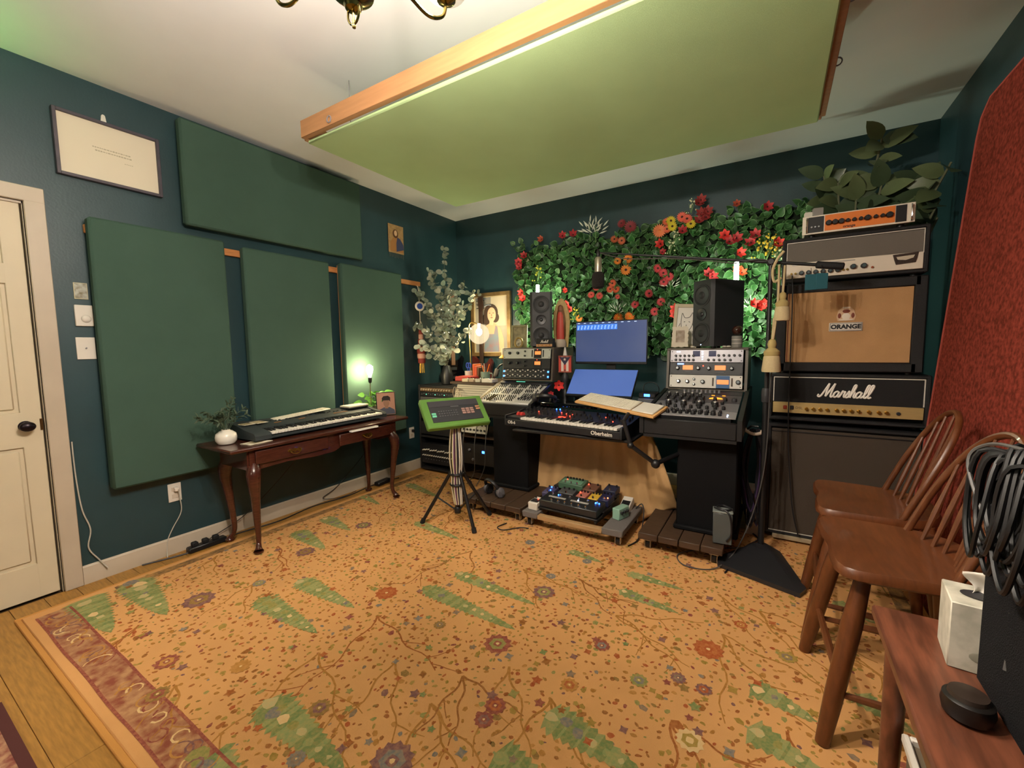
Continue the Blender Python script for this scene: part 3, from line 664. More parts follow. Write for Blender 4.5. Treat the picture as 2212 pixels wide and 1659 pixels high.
# ================================================================ studio desk
m_desk = M('desk_charcoal', '#161618', .42, bump=.1, bscale=200)
m_edge = M('desk_edge', '#5a5146', .45)
m_wood = M('dark_barn_wood', '#4a3524', .6, var=.4, vscale=7, stretch=(2, 20, 20))
desk = T('studio_desk', 'black two-wing studio desk with rack bays and glossy centre', 'desk', (0, 0, 0))
def wing(x0, x1, yf, zf, yb, zb, fas):
    for x in (x0+.0125, x1-.0125):
        b = MB(); b.T = TR(x, 0, 0) @ Matrix(((0, 0, 1, 0), (1, 0, 0, 0), (0, 1, 0, 0), (0, 0, 0, 1)))
        b.prism([(yf, zf-.10), (yf, zf+.012), (yb, zb+.012), (-.30, zb+.012), (-.30, zb-.2)], -.0125, .0125); b.build('side_panel', m_desk, desk)
    b = MB(); b.box(((x0+x1)/2, yf+.012, zf-.052), (x1-x0-.05, .024, .1), .006); b.build('fascia', m_desk, desk)
    b = MB(); b.box(((x0+x1)/2, (yf+yb)/2+.1, zf-.11), (x1-x0-.05, yb-yf+.2, .018)); b.build('bay_floor', m_desk, desk)
wing(1.055, 1.605, -1.13, .815, -.72, .955, .1)
wing(2.515, 3.075, -1.39, .835, -.71, .94, .1)
def hutch(x0, x1, y0, y1, z0, z1, lean):
    for x in (x0+.009, x1-.009):
        b = MB(); b.T = TR(x, 0, 0) @ Matrix(((0, 0, 1, 0), (1, 0, 0, 0), (0, 1, 0, 0), (0, 0, 0, 1)))
        b.prism([(y0, z0), (y0+lean, z1-.0185), (y1, z1-.0185), (y1, z0)], -.009, .009); b.build('rack_side', m_edge, desk)
    b = MB(); b.box(((x0+x1)/2, (y0+lean+y1)/2, z1-.009), (x1-x0+.004, y1-y0-lean, .018), .003); b.build('rack_top', m_edge, desk)
    b = MB(); b.box(((x0+x1)/2, (y0+y1)/2, z0+.006), (x1-x0-.036, y1-y0, .012)); b.build('rack_base', m_edge, desk)
    b = MB(); b.box(((x0+x1)/2, y1-.006, (z0+z1)/2), (x1-x0-.036, .012, z1-z0-.05)); b.build('rack_back', m_desk, desk)
hutch(1.075, 1.59, -.72, -.27, .975, 1.268, .035)
hutch(2.525, 3.06, -.70, -.27, .945, 1.248, .035)
b = MB(); b.box((2.06, -.72, .822), (.90, .66, .028), .004); b.build('centre_top', gloss, desk)
b = MB(); b.box((2.05, -1.235, .678), (.86, .40, .018), .004); b.build('keyboard_shelf', m_desk, desk)
for x in (1.64, 2.46):
    b = MB(); b.box((x, -1.05, .745), (.02, .03, .125)); b.build('shelf_bracket', m_desk, desk)
for x0, x1, y0, y1 in ((1.25, 1.58, -1.14, -.70), (2.72, 3.05, -1.28, -.72)):
    b = MB(); b.box(((x0+x1)/2, (y0+y1)/2, .415), (x1-x0, y1-y0, .57), .006); b.build('pedestal', M('pedestal_black', '#0b0b0d', .7, spec=.15), desk)
    b = MB(); b.box(((x0+x1)/2, (y0+y1)/2-.005, .145), (x1-x0+.03, y1-y0+.03, .03), .008); b.build('plinth', M('pedestal_black', '#0b0b0d', .7, spec=.15), desk)
def caster(parent, x, y, ztop, rz=0, m=black):
    b = MB(); b.cyl((x-.011, y+.01, .0265), (x+.011, y+.01, .0265), .0265, n=16); w_ = b.build('caster_wheel', m, parent)
    b = MB(); b.box((x-.016, y, ztop-.03), (.003, .03, .05)); b.box((x+.016, y, ztop-.03), (.003, .03, .05)); b.box((x, y, ztop-.004), (.05, .05, .006)); b.cyl((x-.018, y+.01, .0265), (x+.018, y+.01, .0265), .005, n=8); b.build('caster_fork', silver, parent)
for lab, x0, x1, y0, y1 in (('dark wooden dolly under the left desk pedestal', 1.19, 1.71, -1.49, -.72), ('dark wooden dolly under the right desk pedestal', 2.53, 3.005, -1.46, -.72)):
    t = T('wooden_dolly', lab, 'dolly', (0, 0, RUGTOP), 0, 'dark wooden dollies under the desk'); n = 4; wv = (x1-x0)/n
    for k in range(n): b = MB(); b.box((x0+(k+.5)*wv, (y0+y1)/2, .0925), (wv-.005, y1-y0, .04), .004); b.build('board', m_wood, t)
    b = MB(); b.box(((x0+x1)/2, y0+.08, .0665), (x1-x0-.02, .06, .012)); b.build('batten', m_wood, t)
    for x in (x0+.05, x1-.05):
        for y in (y0+.06, y1-.06): caster(t, x, y, .0615)
# ---------------------------------------------------------------- rack gear
def unit(name, label, cat, loc, rot, w, h, fm, depth=.15, group=None):
    t = T(name, label, cat, loc, rot=rot, group=group)
    b = MB(); b.box((0, -.002, h/2), (w, .006, h-.0015), .001); b.build('faceplate', fm, t)
    b = MB(); b.box((0, depth/2+.001, h/2), (w-.05, depth, h-.008)); b.build('chassis', black, t)
    return t
def uscrews(t, w, h):
    for sx in (-1, 1):
        for z in (.012, h-.012): knob(t, sx*(w/2-.012), -.005, z, .004, .002, dgrey, name='screw')
def rectp(t, name, x, z, w, h, m, y=-.0055, d=.003):
    b = MB(); b.box((x, y-d/2, z), (w, d, h), min(.001, d/3)); return b.build(name, m, t)
LEAN = -.12
U2 = .0885; WU = .478
steel = M('steel_blue_grey', '#b9bdb4', .4, metal=.2); cab_blk = M('panel_black', '#1d1f22', .45); cab_wht = M('panel_white', '#dcd8cf', .4); alu = M('panel_alu', '#8f8d92', .35, metal=.5, var=.1, vscale=40, stretch=(1, 40, 40))
def stack(xc, yb, zb, items):
    z = 0; out = []
    for nm, lab, h, fm in items:
        y = yb+z*math.tan(-LEAN); out.append(unit(nm, lab, 'audio gear', (xc, y, zb+z*math.cos(LEAN)), (LEAN, 0, 0), WU, h, fm)); uscrews(out[-1], WU, h); z += h+.001
    return out
# left hutch, bottom to top
a, bq, c = stack(1.3325, -.735, .992, (('equalizer', 'dark two-row equalizer with blue lights at the bottom of the left rack', U2, cab_blk), ('compressor', 'black compressor with orange meter in the middle of the left rack', U2, M('panel_black2', '#191b1e', .5)), ('preamp', 'pale grey preamp with orange meter at the top of the left rack', U2, steel)))
for r_ in range(2):
    b = MB()
    for i in range(16): b.cyl((-.205+i*.026, -.005, .022+.043*r_+(.012 if i % 2 else 0)), (-.205+i*.026, -.017, .022+.043*r_+(.012 if i % 2 else 0)), .0045 if i % 3 else .0065, n=8)
    o = b.build('knob_row', white, a); o['kind'] = 'stuff'
    for x in (-.225, .225): rectp(a, 'blue_lamp', x, .022+.043*r_, .014, .014, ledb)
for t, kc in ((bq, chrome), (c, chrome)):
    for x in (-.17, -.085): knob(t, x, -.005, .05, .013, .02, black, kc)
    for z in (.025, .065): knob(t, -.012, -.005, z, .008, .015, black, kc)
    rectp(t, 'meter_surround', .115, .045, .075, .08, black); rectp(t, 'meter', .118, .05, .058, .03, meter, -.0085); rectp(t, 'red_lamp', .112, .079, .006, .005, ledr, -.0085)
for x in (.06, .17): rectp(c, 'switch_slot', x, .045, .01, .06, black)
# right hutch
a, bq, c = stack(2.7925, -.715, .963, (('compressor', 'white compressor with blue and orange meter at the bottom of the right rack', U2+.004, cab_wht), ('compressor', 'black twin compressor with two orange meters in the right rack', U2, cab_blk), ('converter', 'grey converter with small dark screens at the top of the right rack', U2+.002, alu)))
for x in (-.175, -.115): knob(a, x, -.005, .045, .014, .02, dgrey, chrome)
for z in (.026, .062): knob(a, -.07, -.005, z, .009, .015, dgrey, chrome)
knob(a, -.012, -.005, .045, .015, .02, dgrey, chrome); knob(a, .213, -.005, .047, .016, .018, dgrey, chrome)
rectp(a, 'meter_surround', .118, .045, .085, .088, M('panel_blue', '#2f5f94', .5)); rectp(a, 'meter', .118, .045, .075, .032, meter, -.0085)
for x in (.055, .175): rectp(a, 'switch_slot', x, .045, .01, .058, M('slot_brown', '#3a2410', .5))
for x in (-.185, -.045, .025, .17): knob(bq, x, -.005, .048, .014, .02, black, chrome)
for x in (-.115, .098): rectp(bq, 'meter', x, .052, .07, .033, meter); rectp(bq, 'meter_print', x, .02, .055, .004, grey)
rectp(bq, 'red_lamp', -.012, .065, .007, .007, ledr)
for i in range(5): knob(c, -.2+.03*i, -.005, .048, .009, .014, dgrey); knob(c, -.2+.03*i, -.005, .018, .009, .014, dgrey)
for i in range(5): knob(c, .085+.033*i, -.005, .05, .009, .014, dgrey); knob(c, .02+.035*i, -.005, .018, .009, .014, dgrey)
m_scr = M('dark_screen', '#161a38', .15, emit=.5)
for x in (-.06, .045): rectp(c, 'screen', x, .063, .048, .04, m_scr)
for x, z in ((-.19, .077), (-.175, .077), (-.02, .077), (-.02, .06), (-.02, .04), (-.02, .022)): rectp(c, 'lamp', x, z, .009, .007, ledw)
rectp(c, 'blue_lamp', -.165, -.012, .045, .01, M('strip_blue', '#6c8cff', .4, emit=2.5))
# sloped units in the right wing
SL = -(PI/2-math.atan2(.105, .68))
def slopeat(s):      # distance up the slope
    L = math.hypot(.105, .68); return (-1.365+.68*s/L, .848+.105*s/L)
specs = [('mixer_unit', 'silver knob panel nearest the front of the right desk wing', .13, M('panel_silver', '#a7a5a6', .35, metal=.4)), ('equalizer', 'grey equalizer panel with large black knobs in the right desk wing', .17, M('panel_grey', '#77777a', .4, metal=.2)), ('equalizer', 'dark equalizer panel with an amber dial below the right rack', .19, M('panel_darkgrey', '#434347', .45)), ('line_amplifier', 'narrow dark panel with a row of knobs under the right rack', .10, cab_blk)]
s_ = .012; rr = random.Random(8)
for i, (nm, lab, h, fm) in enumerate(specs):
    y, z = slopeat(s_); t = unit(nm, lab, 'audio gear', (2.795, y, z), (SL, 0, 0), .49, h, fm, .06); s_ += h+.006
    if i == 0:
        for k in range(11): knob(t, -.2+k*.036, -.005, .04+(.008 if k % 2 else 0), .011 if k % 3 else .015, .022, black)
        for k in range(12): knob(t, -.215+k*.034, -.005, .085, .009, .018, black)
        rectp(t, 'lamp', .2, .055, .008, .008, ledw); rectp(t, 'lamp', .2, .03, .006, .006, ledw); rectp(t, 'red_window', -.17, .11, .07, .02, M('red_window', '#8a3a30', .3))
    elif i == 1:
        for k in range(4): knob(t, -.16+k*.092, -.005, .085, .02, .03, black, silver)
        for k in range(9): knob(t, -.2+k*.046, -.005, .03, .011, .02, black)
        for k in range(7): knob(t, -.18+k*.055, -.005, .14, .010, .02, black)
    elif i == 2:
        for k in range(5): knob(t, -.2+k*.05, -.005, .13, .014, .024, black, silver)
        for k in range(6): knob(t, -.2+k*.045, -.005, .08, .012, .02, black)
        for k in range(6): knob(t, -.2+k*.045, -.005, .035, .011, .02, black)
        b = MB(); b.front([(.1+.04*math.cos(a_), .085+.03*math.sin(a_)) for a_ in np.linspace(0, PI, 10)], -.009, -.005); b.build('amber_dial', leda, t)
        knob(t, .1, -.005, .05, .012, .02, black); knob(t, .16, -.005, .05, .012, .02, black); knob(t, .21, -.005, .05, .016, .02, dgrey)
        for x in (.075, .14): rectp(t, 'amber_lamp', x, .17, .02, .01, leda)
    else:
        for k in range(9): knob(t, -.12+k*.028, -.005, .045, .008, .02, grey)
# left wing mixer
m_mix = M('mixer_silver', '#c4c2bb', .4, metal=.2)
ML = -(PI/2-math.atan2(.14, .41))
mx = T('mixing_console', 'silver mixing console covered with small knobs on the left desk wing', 'mixer', (1.33, -1.105, .829), rot=(ML, 0, 0))
b = MB(); b.box((0, .018, .195), (.485, .03, .40), .004); b.build('panel', m_mix, mx)
b = MB(); b.box((0, -.003, .375), (.485, .02, .05), .003); b.build('meter_bridge', cab_blk, mx); rectp(mx, 'meter_line', -.04, .385, .09, .005, ledg, -.0125, .002)
b = MB(); b2 = MB()
for i in range(22):
    for j in range(13):
        x, z = -.225+i*.0205, .035+j*.0245
        if x > .1 and z < .19: continue
        (b if (i*j+i) % 5 else b2).cyl((x, .004, z), (x, -.012, z), .0055, .0045, n=7)
o = b.build('knob_field', black, mx); o['kind'] = 'stuff'; o = b2.build('white_knob_field', white, mx); o['kind'] = 'stuff'
b = MB()
for i in range(6): b.box((.115+.02*i, -.002, .11), (.004, .006, .12)); b.box((.115+.02*i, -.01, .06+.02*(i % 3)), (.01, .012, .02), .002)
o = b.build('fader_bank', dgrey, mx); o['kind'] = 'stuff'
b = MB(); b.box((-.246, .01, .2), (.008, .04, .42), .002); b.build('edge_strip', M('pale_edge', '#c9b489', .5), mx)
for k in range(2): b = MB(); b.box((-.15+.028*k, -.012, .05), (.008, .012, .12), .003, RY(.12)); b.build('ribbon_strap', M('olive_strap', '#4a4016', .7), mx)
# ---------------------------------------------------------------- speakers
m_spk = M('speaker_grey', '#2a2a2d', .5, bump=.08, bscale=300)
def speaker(lab, loc, rz):
    t = T('studio_monitor', lab, 'speaker', loc, rz, 'pair of black three-way studio monitors')
    W, D, H = .195, .30, .48
    b = MB(); b.prism([(-W/2+.02, -D/2), (W/2-.02, -D/2), (W/2, -D/2+.02), (W/2, D/2), (-W/2, D/2), (-W/2, -D/2+.02)], .012, H); b.build('cabinet', m_spk, t)
    for z in (.105, .375):
        b = MB(); R = RX(PI/2); b.lathe([(.079, 0), (.079, .003), (.072, .004), (.069, .002)], (0, -D/2, z), 32, R); b.build('trim_ring', dgrey, t)
        b = MB(); b.lathe([(.072, .0005), (.068, .005), (.06, .004), (.058, .001), (.03, -.001), (.022, .004), (.012, .008), (.001, .009)], (0, -D/2-.001, z), 32, R); b.build('woofer', M('cone_black', '#1a1a1c', .55), t)
    b = MB(); b.lathe([(.045, 0), (.043, .004), (.03, .001), (.016, .0005), (.014, .004), (.007, .0075), (.001, .008)], (0, -D/2-.0005, .24), 28, RX(PI/2)); b.build('tweeter', M('tweeter_black', '#202024', .35), t)
    for x in (-.07, .07):
        for y in (-.1, .1): b = MB(); b.cyl((x, y, 0), (x, y, .013), .014, n=10); b.build('foot', black, t)
    b = MB(); b.box((0, -D/2-.001, .025), (.006, .002, .006)); b.build('lamp', ledw, t)
speaker('black three-way studio monitor on the left rack, facing the viewer', (1.40, -.545, 1.268), math.radians(26))
speaker('black three-way studio monitor on the right rack, turned inward', (2.845, -.55, 1.248), math.radians(-36))
def tube_lamp(lab, loc, h, e):
    t = T('light_tube', lab, 'lamp', loc, 0, 'white light tubes behind the monitors')
    b = MB(); b.lathe([(.03, 0), (.03, .01), (.02, .02), (.018, .06)], n=16); b.build('base', black, t)
    b = MB(); b.lathe([(.017, .06), (.017, h-.004), (.012, h)], n=16); b.build('tube', M('tube_glow', '#eaffdc', .4, emit=TUBE_E), t)
tube_lamp('glowing white light tube behind the left studio monitor', (1.245, -.325, 1.268), .60, 4.2)
tube_lamp('tall glowing white light tube behind the right studio monitor', (2.945, -.31, 1.248), .645, 5.5)
# ---------------------------------------------------------------- screens
def screen(name, lab, w, h, loc, rot, em, mt):
    t = T(name, lab, 'monitor', loc, rot=rot)
    b = MB(); b.box((0, .012, h/2), (w, .02, h), .004); b.build('casing', black, t)
    b = MB(); b.box((0, .0012, h/2+.006), (w-.014, .002, h-.03)); b.build('display', mt, t)
    return t
m_s1 = M('screen_slate', '#34477a', .25, emit=.36, vscale=1.2, col2='#48557c')
mon = screen('computer_monitor', 'upper wide monitor showing a row of blue icons above the tilted screen', .625, .37, (2.02, -.50, 1.118), (-.03, 0, 0), 1, m_s1)
b = MB()
for i in range(12): b.box((-.295+.0302*i+.012, -.0015, .317), (.0275, .002, .046))
o = b.build('icon_strip', M('icon_blue', '#3f78d8', .3, emit=.6), mon)
b = MB()
for i in range(12):
    for j in range(3): b.box((-.295+.0302*i+.010+.003*j, -.003, .305+.011*j), (.010, .001, .003))
for i in range(10): b.box((-.28+.055*i, -.0015, .353), (.02, .001, .003))
o = b.build('icon_marks', M('icon_white', '#c8dcff', .3, emit=1.2), mon); o['kind'] = 'stuff'
b = MB(); b.box((0, .05, -.10), (.08, .02, .36)); b.build('neck', black, mon); b = MB(); b.box((0, .05, -.279), (.24, .18, .012), .004); b.build('stand_foot', black, mon)
m_s2 = M('screen_blue', '#4a66ac', .2, emit=.36)
sc2 = screen('touch_screen', 'lower tilted touch screen glowing plain blue', .555, .30, (2.01, -.775, .868), (-.78, 0, 0), 1, m_s2)
for x in (-.2, .2): b = MB(); b.box((x, .05, .1), (.02, .08, .16)); b.build('prop', black, sc2)
# ---------------------------------------------------------------- main synth on the shelf
m_ob = M('ob_black', '#1c1d20', .42)
ob = T('analog_synth', 'black analog synthesizer with red lights on the desk keyboard shelf', 'keyboard', (1.99, -1.26, .688), math.radians(-7))
OW = .93
b = MB()
extr(b, [(-.15, .01), (.15, .01), (.15, .112), (-.02, .075), (-.02, .05), (-.15, .05)], -OW/2+.02, OW/2-.02); b.build('chassis', m_ob, ob)
for sx in (-1, 1):
    b = MB(); extr(b, [(-.162, .008), (.155, .008), (.155, .12), (-.02, .088), (-.155, .082), (-.162, .07)], sx*OW/2-.014*(sx > 0)-.0+(-.0), sx*OW/2+(.012 if sx < 0 else .0)); b.build('cheek', m_ob, ob)
b = MB(); b.box((0, -.160, .032), (OW-.02, .012, .05), .004); b.build('front_rail', m_ob, ob)
b = MB(); b.box((-OW/2+.075, -.085, .06), (.12, .13, .03), .003); b.build('wheel_block', m_ob, ob)
for x in (-.415, -.38): b = MB(); b.cyl((x-.008, -.05, .075), (x+.008, -.05, .075), .022, n=16); b.build('bend_wheel', M('wheel_red', '#a02a24', .4, emit=.3), ob)
for x in (-.4, .4):
    for y in (-.1, .1): b = MB(); b.cyl((x, y, -.0015), (x, y, .012), .012, n=8); b.build('foot', black, ob)
keybed(ob, -OW/2+.14, 29, .755/29, -.153, -.022, .066)
rr = random.Random(14); TL = math.atan2(.037, .17)
for i in range(24):
    for j in range(3):
        if rr.random() < .25: continue
        x = -.42+i*.0365; y = .02+j*.045; z = .075+(y+.02)*math.tan(TL)+.001
        knob(ob, x, y, z, .0075, .016, black, rot=RX(-(PI/2-TL)))
b = MB(); b.box((-.06, -.005, .081), (.055, .014, .004), 0, RX(TL)); b.build('red_display', M('led_red_disp', '#ff2a1a', .4, emit=5), ob)
for x, y in ((-.06, .055), (.25, .06), (.385, .04), (-.11, .07), (-.005, .05), (-.3, .05), (.33, .0), (-.01, .02)): b = MB(); b.ball((x, y, .0765+(y+.02)*math.tan(TL)+.004), .004, 8); b.build('red_lamp', ledr, ob)
for x, y in ((-.19, .128), (-.16, .13)): b = MB(); b.ball((x, y, .0765+(y+.02)*math.tan(TL)+.004), .005, 8); b.build('blue_lamp', ledb, ob)
b = MB(); text(b, 'Oberheim', .036, (.33, -.1665, .031), offset=.0006); b.build('maker_name', white, ob)
b = MB(); text(b, 'OB-6', .032, (-.395, -.1665, .034), offset=.0004); b.build('model_name', white, ob)
# wooden keyboard tray on an arm
A = on(1241, 866, 1, -1.29); Bp = on(1411, 900, 1, -1.45); Cc = on(1273, 850, 1, -1.14)
ux = (Bp-A).normalized(); uy = (Cc-A); uy = (uy-ux*uy.dot(ux)).normalized(); uz = ux.cross(uy)
tw = (Bp-A).length
mt4 = Matrix((ux, uy, uz)).transposed().to_4x4(); mt4.translation = A
m_ply = M('birch_ply', '#d4a468', .6, var=.15, vscale=6, stretch=(1, 15, 1))
tray = T('keyboard_tray', 'tilted birch tray held on a black arm over the desk', 'tray'); tray.matrix_world = mt4
b = MB(); b.box((tw/2, .09, -.008), (tw, .18, .014), .002); b.build('board', m_ply, tray)
b = MB(); b.box((tw-.03, .09, -.022), (.05, .14, .014)); b.build('clamp', black, tray)
Minv = mt4.inverted()
e1 = on(1362, 962, 1, -1.53); e2 = on(1416, 1002, 1, -1.45); e0 = mt4 @ Vector((tw*.68, .05, -.02))
b = MB(); b.tube([Minv @ e0, Minv @ Vector((e0.x+.02, -1.54, e0.z-.03)), Minv @ e1], .012, 10); b.build('upper_arm', black, tray)
b = MB(); b.ball(Minv @ e1, .02, 12); b.tube([Minv @ e1, Minv @ e2], .013, 10); b.ball(Minv @ e2, .028, 12); b.build('lower_arm', black, tray)
e3 = Vector((2.729, -1.26, .60)); b = MB(); b.tube([Minv @ e2, Minv @ e3], .014, 10); b.build('wall_bracket', black, tray)
t = T('white_keyboard', 'white computer keyboard on the birch tray over the desk', 'computer keyboard'); t.matrix_world = mt4 @ TR(.012+.21, .092, -.0005)
b = MB(); b.box((0, 0, .005), (.41, .15, .007), .003); b.build('base', M('key_base', '#cfc8b8', .4), t)
ckeyboard(t, -.2, .085, .15, 15, .0085); ckeyboard(t, .09, .135, .15, 3, .0085); ckeyboard(t, .14, .2, .15, 4, .0085)
t = T('trackpad', 'white square trackpad on the right of the birch tray', 'trackpad'); t.matrix_world = mt4 @ TR(tw-.012-.075, .092, -.0005)
b = MB(); b.box((0, 0, .004), (.145, .15, .006), .003); b.build('base', M('key_base', '#cfc8b8', .4), t); b = MB(); b.box((0, 0, .0075), (.14, .145, .0025), .001); b.build('glass', white, t)
# interface, flag tap, flower and headphones on the centre top
t = T('audio_interface', 'black audio interface box with a blue light beside the touch screen', 'audio gear', (2.44, -.85, .8365))
b = MB(); b.box((0, 0, .03), (.13, .14, .05), .006); b.build('lower_box', M('box_grey', '#55565c', .4), t); b = MB(); b.box((0, .0, .075), (.12, .13, .038), .006); b.build('upper_box', black, t)
b = MB(); b.box((.0, -.066, .078), (.04, .004, .018)); b.build('blue_lamp', ledb, t); b = MB(); b.tube(catmull([(-.05, .03, .095), (-.04, .03, .15), (.02, .03, .165), (.06, .03, .13), (.055, .05, .09)], 5), .003, 6); b.build('jumper_cable', black, t)
m_fr = M('flag_red', '#c8402e', .6); m_fw = M('flag_white', '#e8d8c8', .6); m_fb = M('flag_blue', '#2a2440', .6)
t = T('flag_tap_handle', 'flag-painted handle with stripes, blue triangle and star on the desk', 'ornament', (1.665, -.62, .9065), math.radians(10))
b = MB(); b.lathe([(.03, -.07), (.03, -.01), (.022, 0)], n=18); b.build('riser', black, t)
b = MB(); b.lathe([(.022, 0), (.022, .05), (.032, .075), (.032, .11), (.012, .14), (.012, .17)], n=18); b.build('base', dgrey, t)
for k in range(5): b = MB(); b.box((-.044+.022*k, -.0, .215), (.022, .022, .125)); b.build('stripe', m_fr if k % 2 == 0 else m_fw, t)
b = MB(); b.front([(-.05, .275), (.05, .275), (0, .205)], -.0135, -.0105); b.build('triangle', m_fb, t)
b = MB(); b.front([((.014 if k % 2 == 0 else .006)*math.sin(PI*k/5), .255+(.014 if k % 2 == 0 else .006)*math.cos(PI*k/5)) for k in range(10)], -.0155, -.0136); b.build('star', m_fw, t)
b = MB(); b.box((0, 0, .283), (.118, .028, .010), .003); b.box((0, 0, .147), (.118, .028, .012), .003); b.build('end_caps', M('tap_red', '#a8553f', .6), t)['kind'] = 'stuff'
b = MB(); b.lathe([(.02, .288), (.01, .34), (.007, .36)], n=14); b.build('cone_top', white, t)
def headphones(lab, loc, rot, sc=1, m1=black, m2=dgrey):
    t = T('headphones', lab, 'headphones', loc, rot=rot)
    b = MB(); b.tube([(.075*math.cos(a), 0, .07+.085*math.sin(a)) for a in np.linspace(-.1, PI+.1, 24)], .009, 8, flat=1.6); b.build('headband', m1, t)
    for sx in (-1, 1):
        b = MB(); b.lathe([(.0, -.016), (.034, -.016), (.04, -.008), (.04, .006), (.03, .016), (.0, .018)], (sx*.078, 0, .045), 20, RY(sx*PI/2) @ Matrix.Diagonal((1.1, .9, 1))); c_ = b.build('ear_cup', m2, t)
        b = MB(); b.lathe([(.022, -.017), (.036, -.018), (.038, -.026), (.03, -.03), (.02, -.026)], (sx*.078, 0, .045), 20, RY(sx*PI/2)); b.build('ear_pad', m1, c_)
    return t
headphones('black headphones lying between the mixer and the black synth', (1.655, -1.02, .853), (1.25, .15, .7))
m_redp = M('petal_red_dark', '#a8322c', .6)
cable('desk_cable', [(1.62, -.80, .842), (1.66, -.88, .842), (1.72, -.86, .842), (1.70, -.95, .842)], .003, m_cab, 'short black cable curled on the glossy desk centre')
# ================================================================ amp stack
AF = -.88     # front plane
def shell(t, x0, x1, z0, z1, d=.37, m=tolex, name='cabinet', lip=.022):
    b = MB(); xc, zc = (x0+x1)/2, (z0+z1)/2
    for x in (x0+lip/2, x1-lip/2): b.box((x, d/2, zc), (lip, d, z1-z0), .006)
    for z in (z0+lip/2, z1-lip/2): b.box((xc, d/2, z), (x1-x0-lip, d, lip), .006)
    b.box((xc, d/2+.03, zc), (x1-x0-lip, d-.07, z1-z0-lip)); return b.build(name, m, t)
def feet(t, x0, x1, z, d=.34):
    for x in (x0+.05, x1-.05):
        for y in (.05, d): b = MB(); b.cyl((x, y, z-.012), (x, y, z+.002), .016, n=10); b.build('foot', black, t)
# big speaker cabinet
m_grille = M('dark_grille', '#51483f', .9, bump=.6, bscale=500, spec=.1)
X0, X1 = 3.19, 3.945
t = T('speaker_cabinet', 'large dark grey guitar speaker cabinet at the bottom of the amp stack', 'speaker cabinet', (0, AF, .055))
shell(t, X0, X1, 0, .715)
b = MB(); b.box(((X0+X1)/2, .012, .355), (X1-X0-.05, .012, .66), .003); b.build('grille', m_grille, t)
b = MB(); b.box(((X0+X1)/2, .006, .022), (X1-X0-.05, .006, .004)); b.build('lower_piping', white, t); b = MB(); b.box(((X0+X1)/2, .0045, .668), (X1-X0-.05, .005, .006)); b.build('upper_piping', black, t)
t = T('cabinet_dolly', 'low pale plywood dolly carrying the large speaker cabinet', 'dolly', (0, AF, RUGTOP))
b = MB(); b.box(((X0+X1)/2+.03, .19, .0265), (.72, .40, .026), .003); b.build('deck', M('pale_ply', '#a8977a', .6, var=.2, vscale=8), t)
for x in (3.28, 3.90):
    for y in (.04, .34): b = MB(); b.cyl((x-.01, y, .0075), (x+.01, y, .0075), .0075, n=10); b.build('caster_wheel', black, t)
# Marshall-style head
t = T('amp_head', 'black amp head with white script name and gold control panel', 'amplifier', (0, AF, .783))
feet(t, X0, X1, .012); shell(t, X0, X1, .012, .305)
b = MB(); b.box(((X0+X1)/2, .012, .20), (X1-X0-.05, .01, .165), .002); b.build('front_cloth', M('amp_cloth', '#121214', .85, bump=.3, bscale=500), t)
xc = (X0+X1)/2
for nm, c_, s_ in (('top_piping', (xc, .0055, .281), (X1-X0-.05, .005, .005)), ('left_piping', (X0+.027, .0055, .205), (.005, .005, .15)), ('right_piping', (X1-.027, .0055, .205), (.005, .005, .15))): b = MB(); b.box(c_, s_); b.build(nm, white, t)
m_gp = M('gold_panel', '#c4aa72', .4, metal=.35, var=.1, vscale=12, stretch=(1, 40, 40))
b = MB(); b.box((xc, .009, .092), (X1-X0-.05, .012, .068), .002); b.build('control_panel', m_gp, t)
for i in range(11): knob(t, X0+.20+.034*i+(.012 if i > 3 else 0)+(.012 if i > 7 else 0)+(.01 if i > 8 else 0), .003, .09, .010, .018, gold, gold)
b = MB(); b.lathe([(.01, 0), (.01, .004), (.006, .005), (.005, .001)], (X1-.13, .002, .088), 12, RX(PI/2)); b.build('jack', dgrey, t)
for x, m_ in ((X0+.09, M('rocker_red', '#7a2a18', .4, emit=.15)), (X0+.125, black)): b = MB(); b.box((x, .0, .093), (.02, .01, .024), .003); b.build('rocker_switch', m_, t)
b = MB(); text(b, 'DSL', .02, (X0+.162, .0025, .092), wide=1.1); b.build('model_name', M('panel_ink', '#4a3c1c', .6), t)
SC = []
def let(off, strokes): SC.extend([[(x+off, z) for x, z in s] for s in strokes])
A_ = [[(.34, .36), (.22, .46), (.06, .34), (.04, .1), (.16, .0), (.3, .12), (.36, .44)], [(.36, .44), (.33, .12), (.4, .02), (.5, .08)]]
L_ = [[(0, .06), (.16, .4), (.24, .85), (.18, 1.0), (.1, .86), (.08, .3), (.12, .04), (.22, .02), (.3, .1)]]
let(0, [[(-.22, .2), (-.26, .06), (-.14, .0), (-.02, .14), (.12, .6), (.26, 1.08)], [(.26, 1.08), (.26, .5), (.28, .04)], [(.28, .04), (.46, .5), (.66, 1.08)], [(.66, 1.08), (.62, .5), (.62, .1), (.7, .0), (.8, .1)]])
let(.78, A_); let(1.24, [[(0, .06), (.08, .3), (.12, .5), (.18, .42), (.3, .44), (.28, .14), (.34, .02), (.42, .08)]]); let(1.62, [[(0, .06), (.1, .28), (.17, .5), (.24, .3), (.24, .08), (.12, .0), (.03, .07)], [(.22, .03), (.34, .08)]])
let(1.92, [[(0, .06), (.14, .4), (.22, .85), (.16, 1.0), (.08, .86), (.06, .3), (.05, .0)], [(.05, .0), (.1, .3), (.2, .46), (.28, .36), (.27, .1), (.34, .01), (.42, .08)]])
let(2.3, A_); let(2.78, L_); let(3.04, L_)
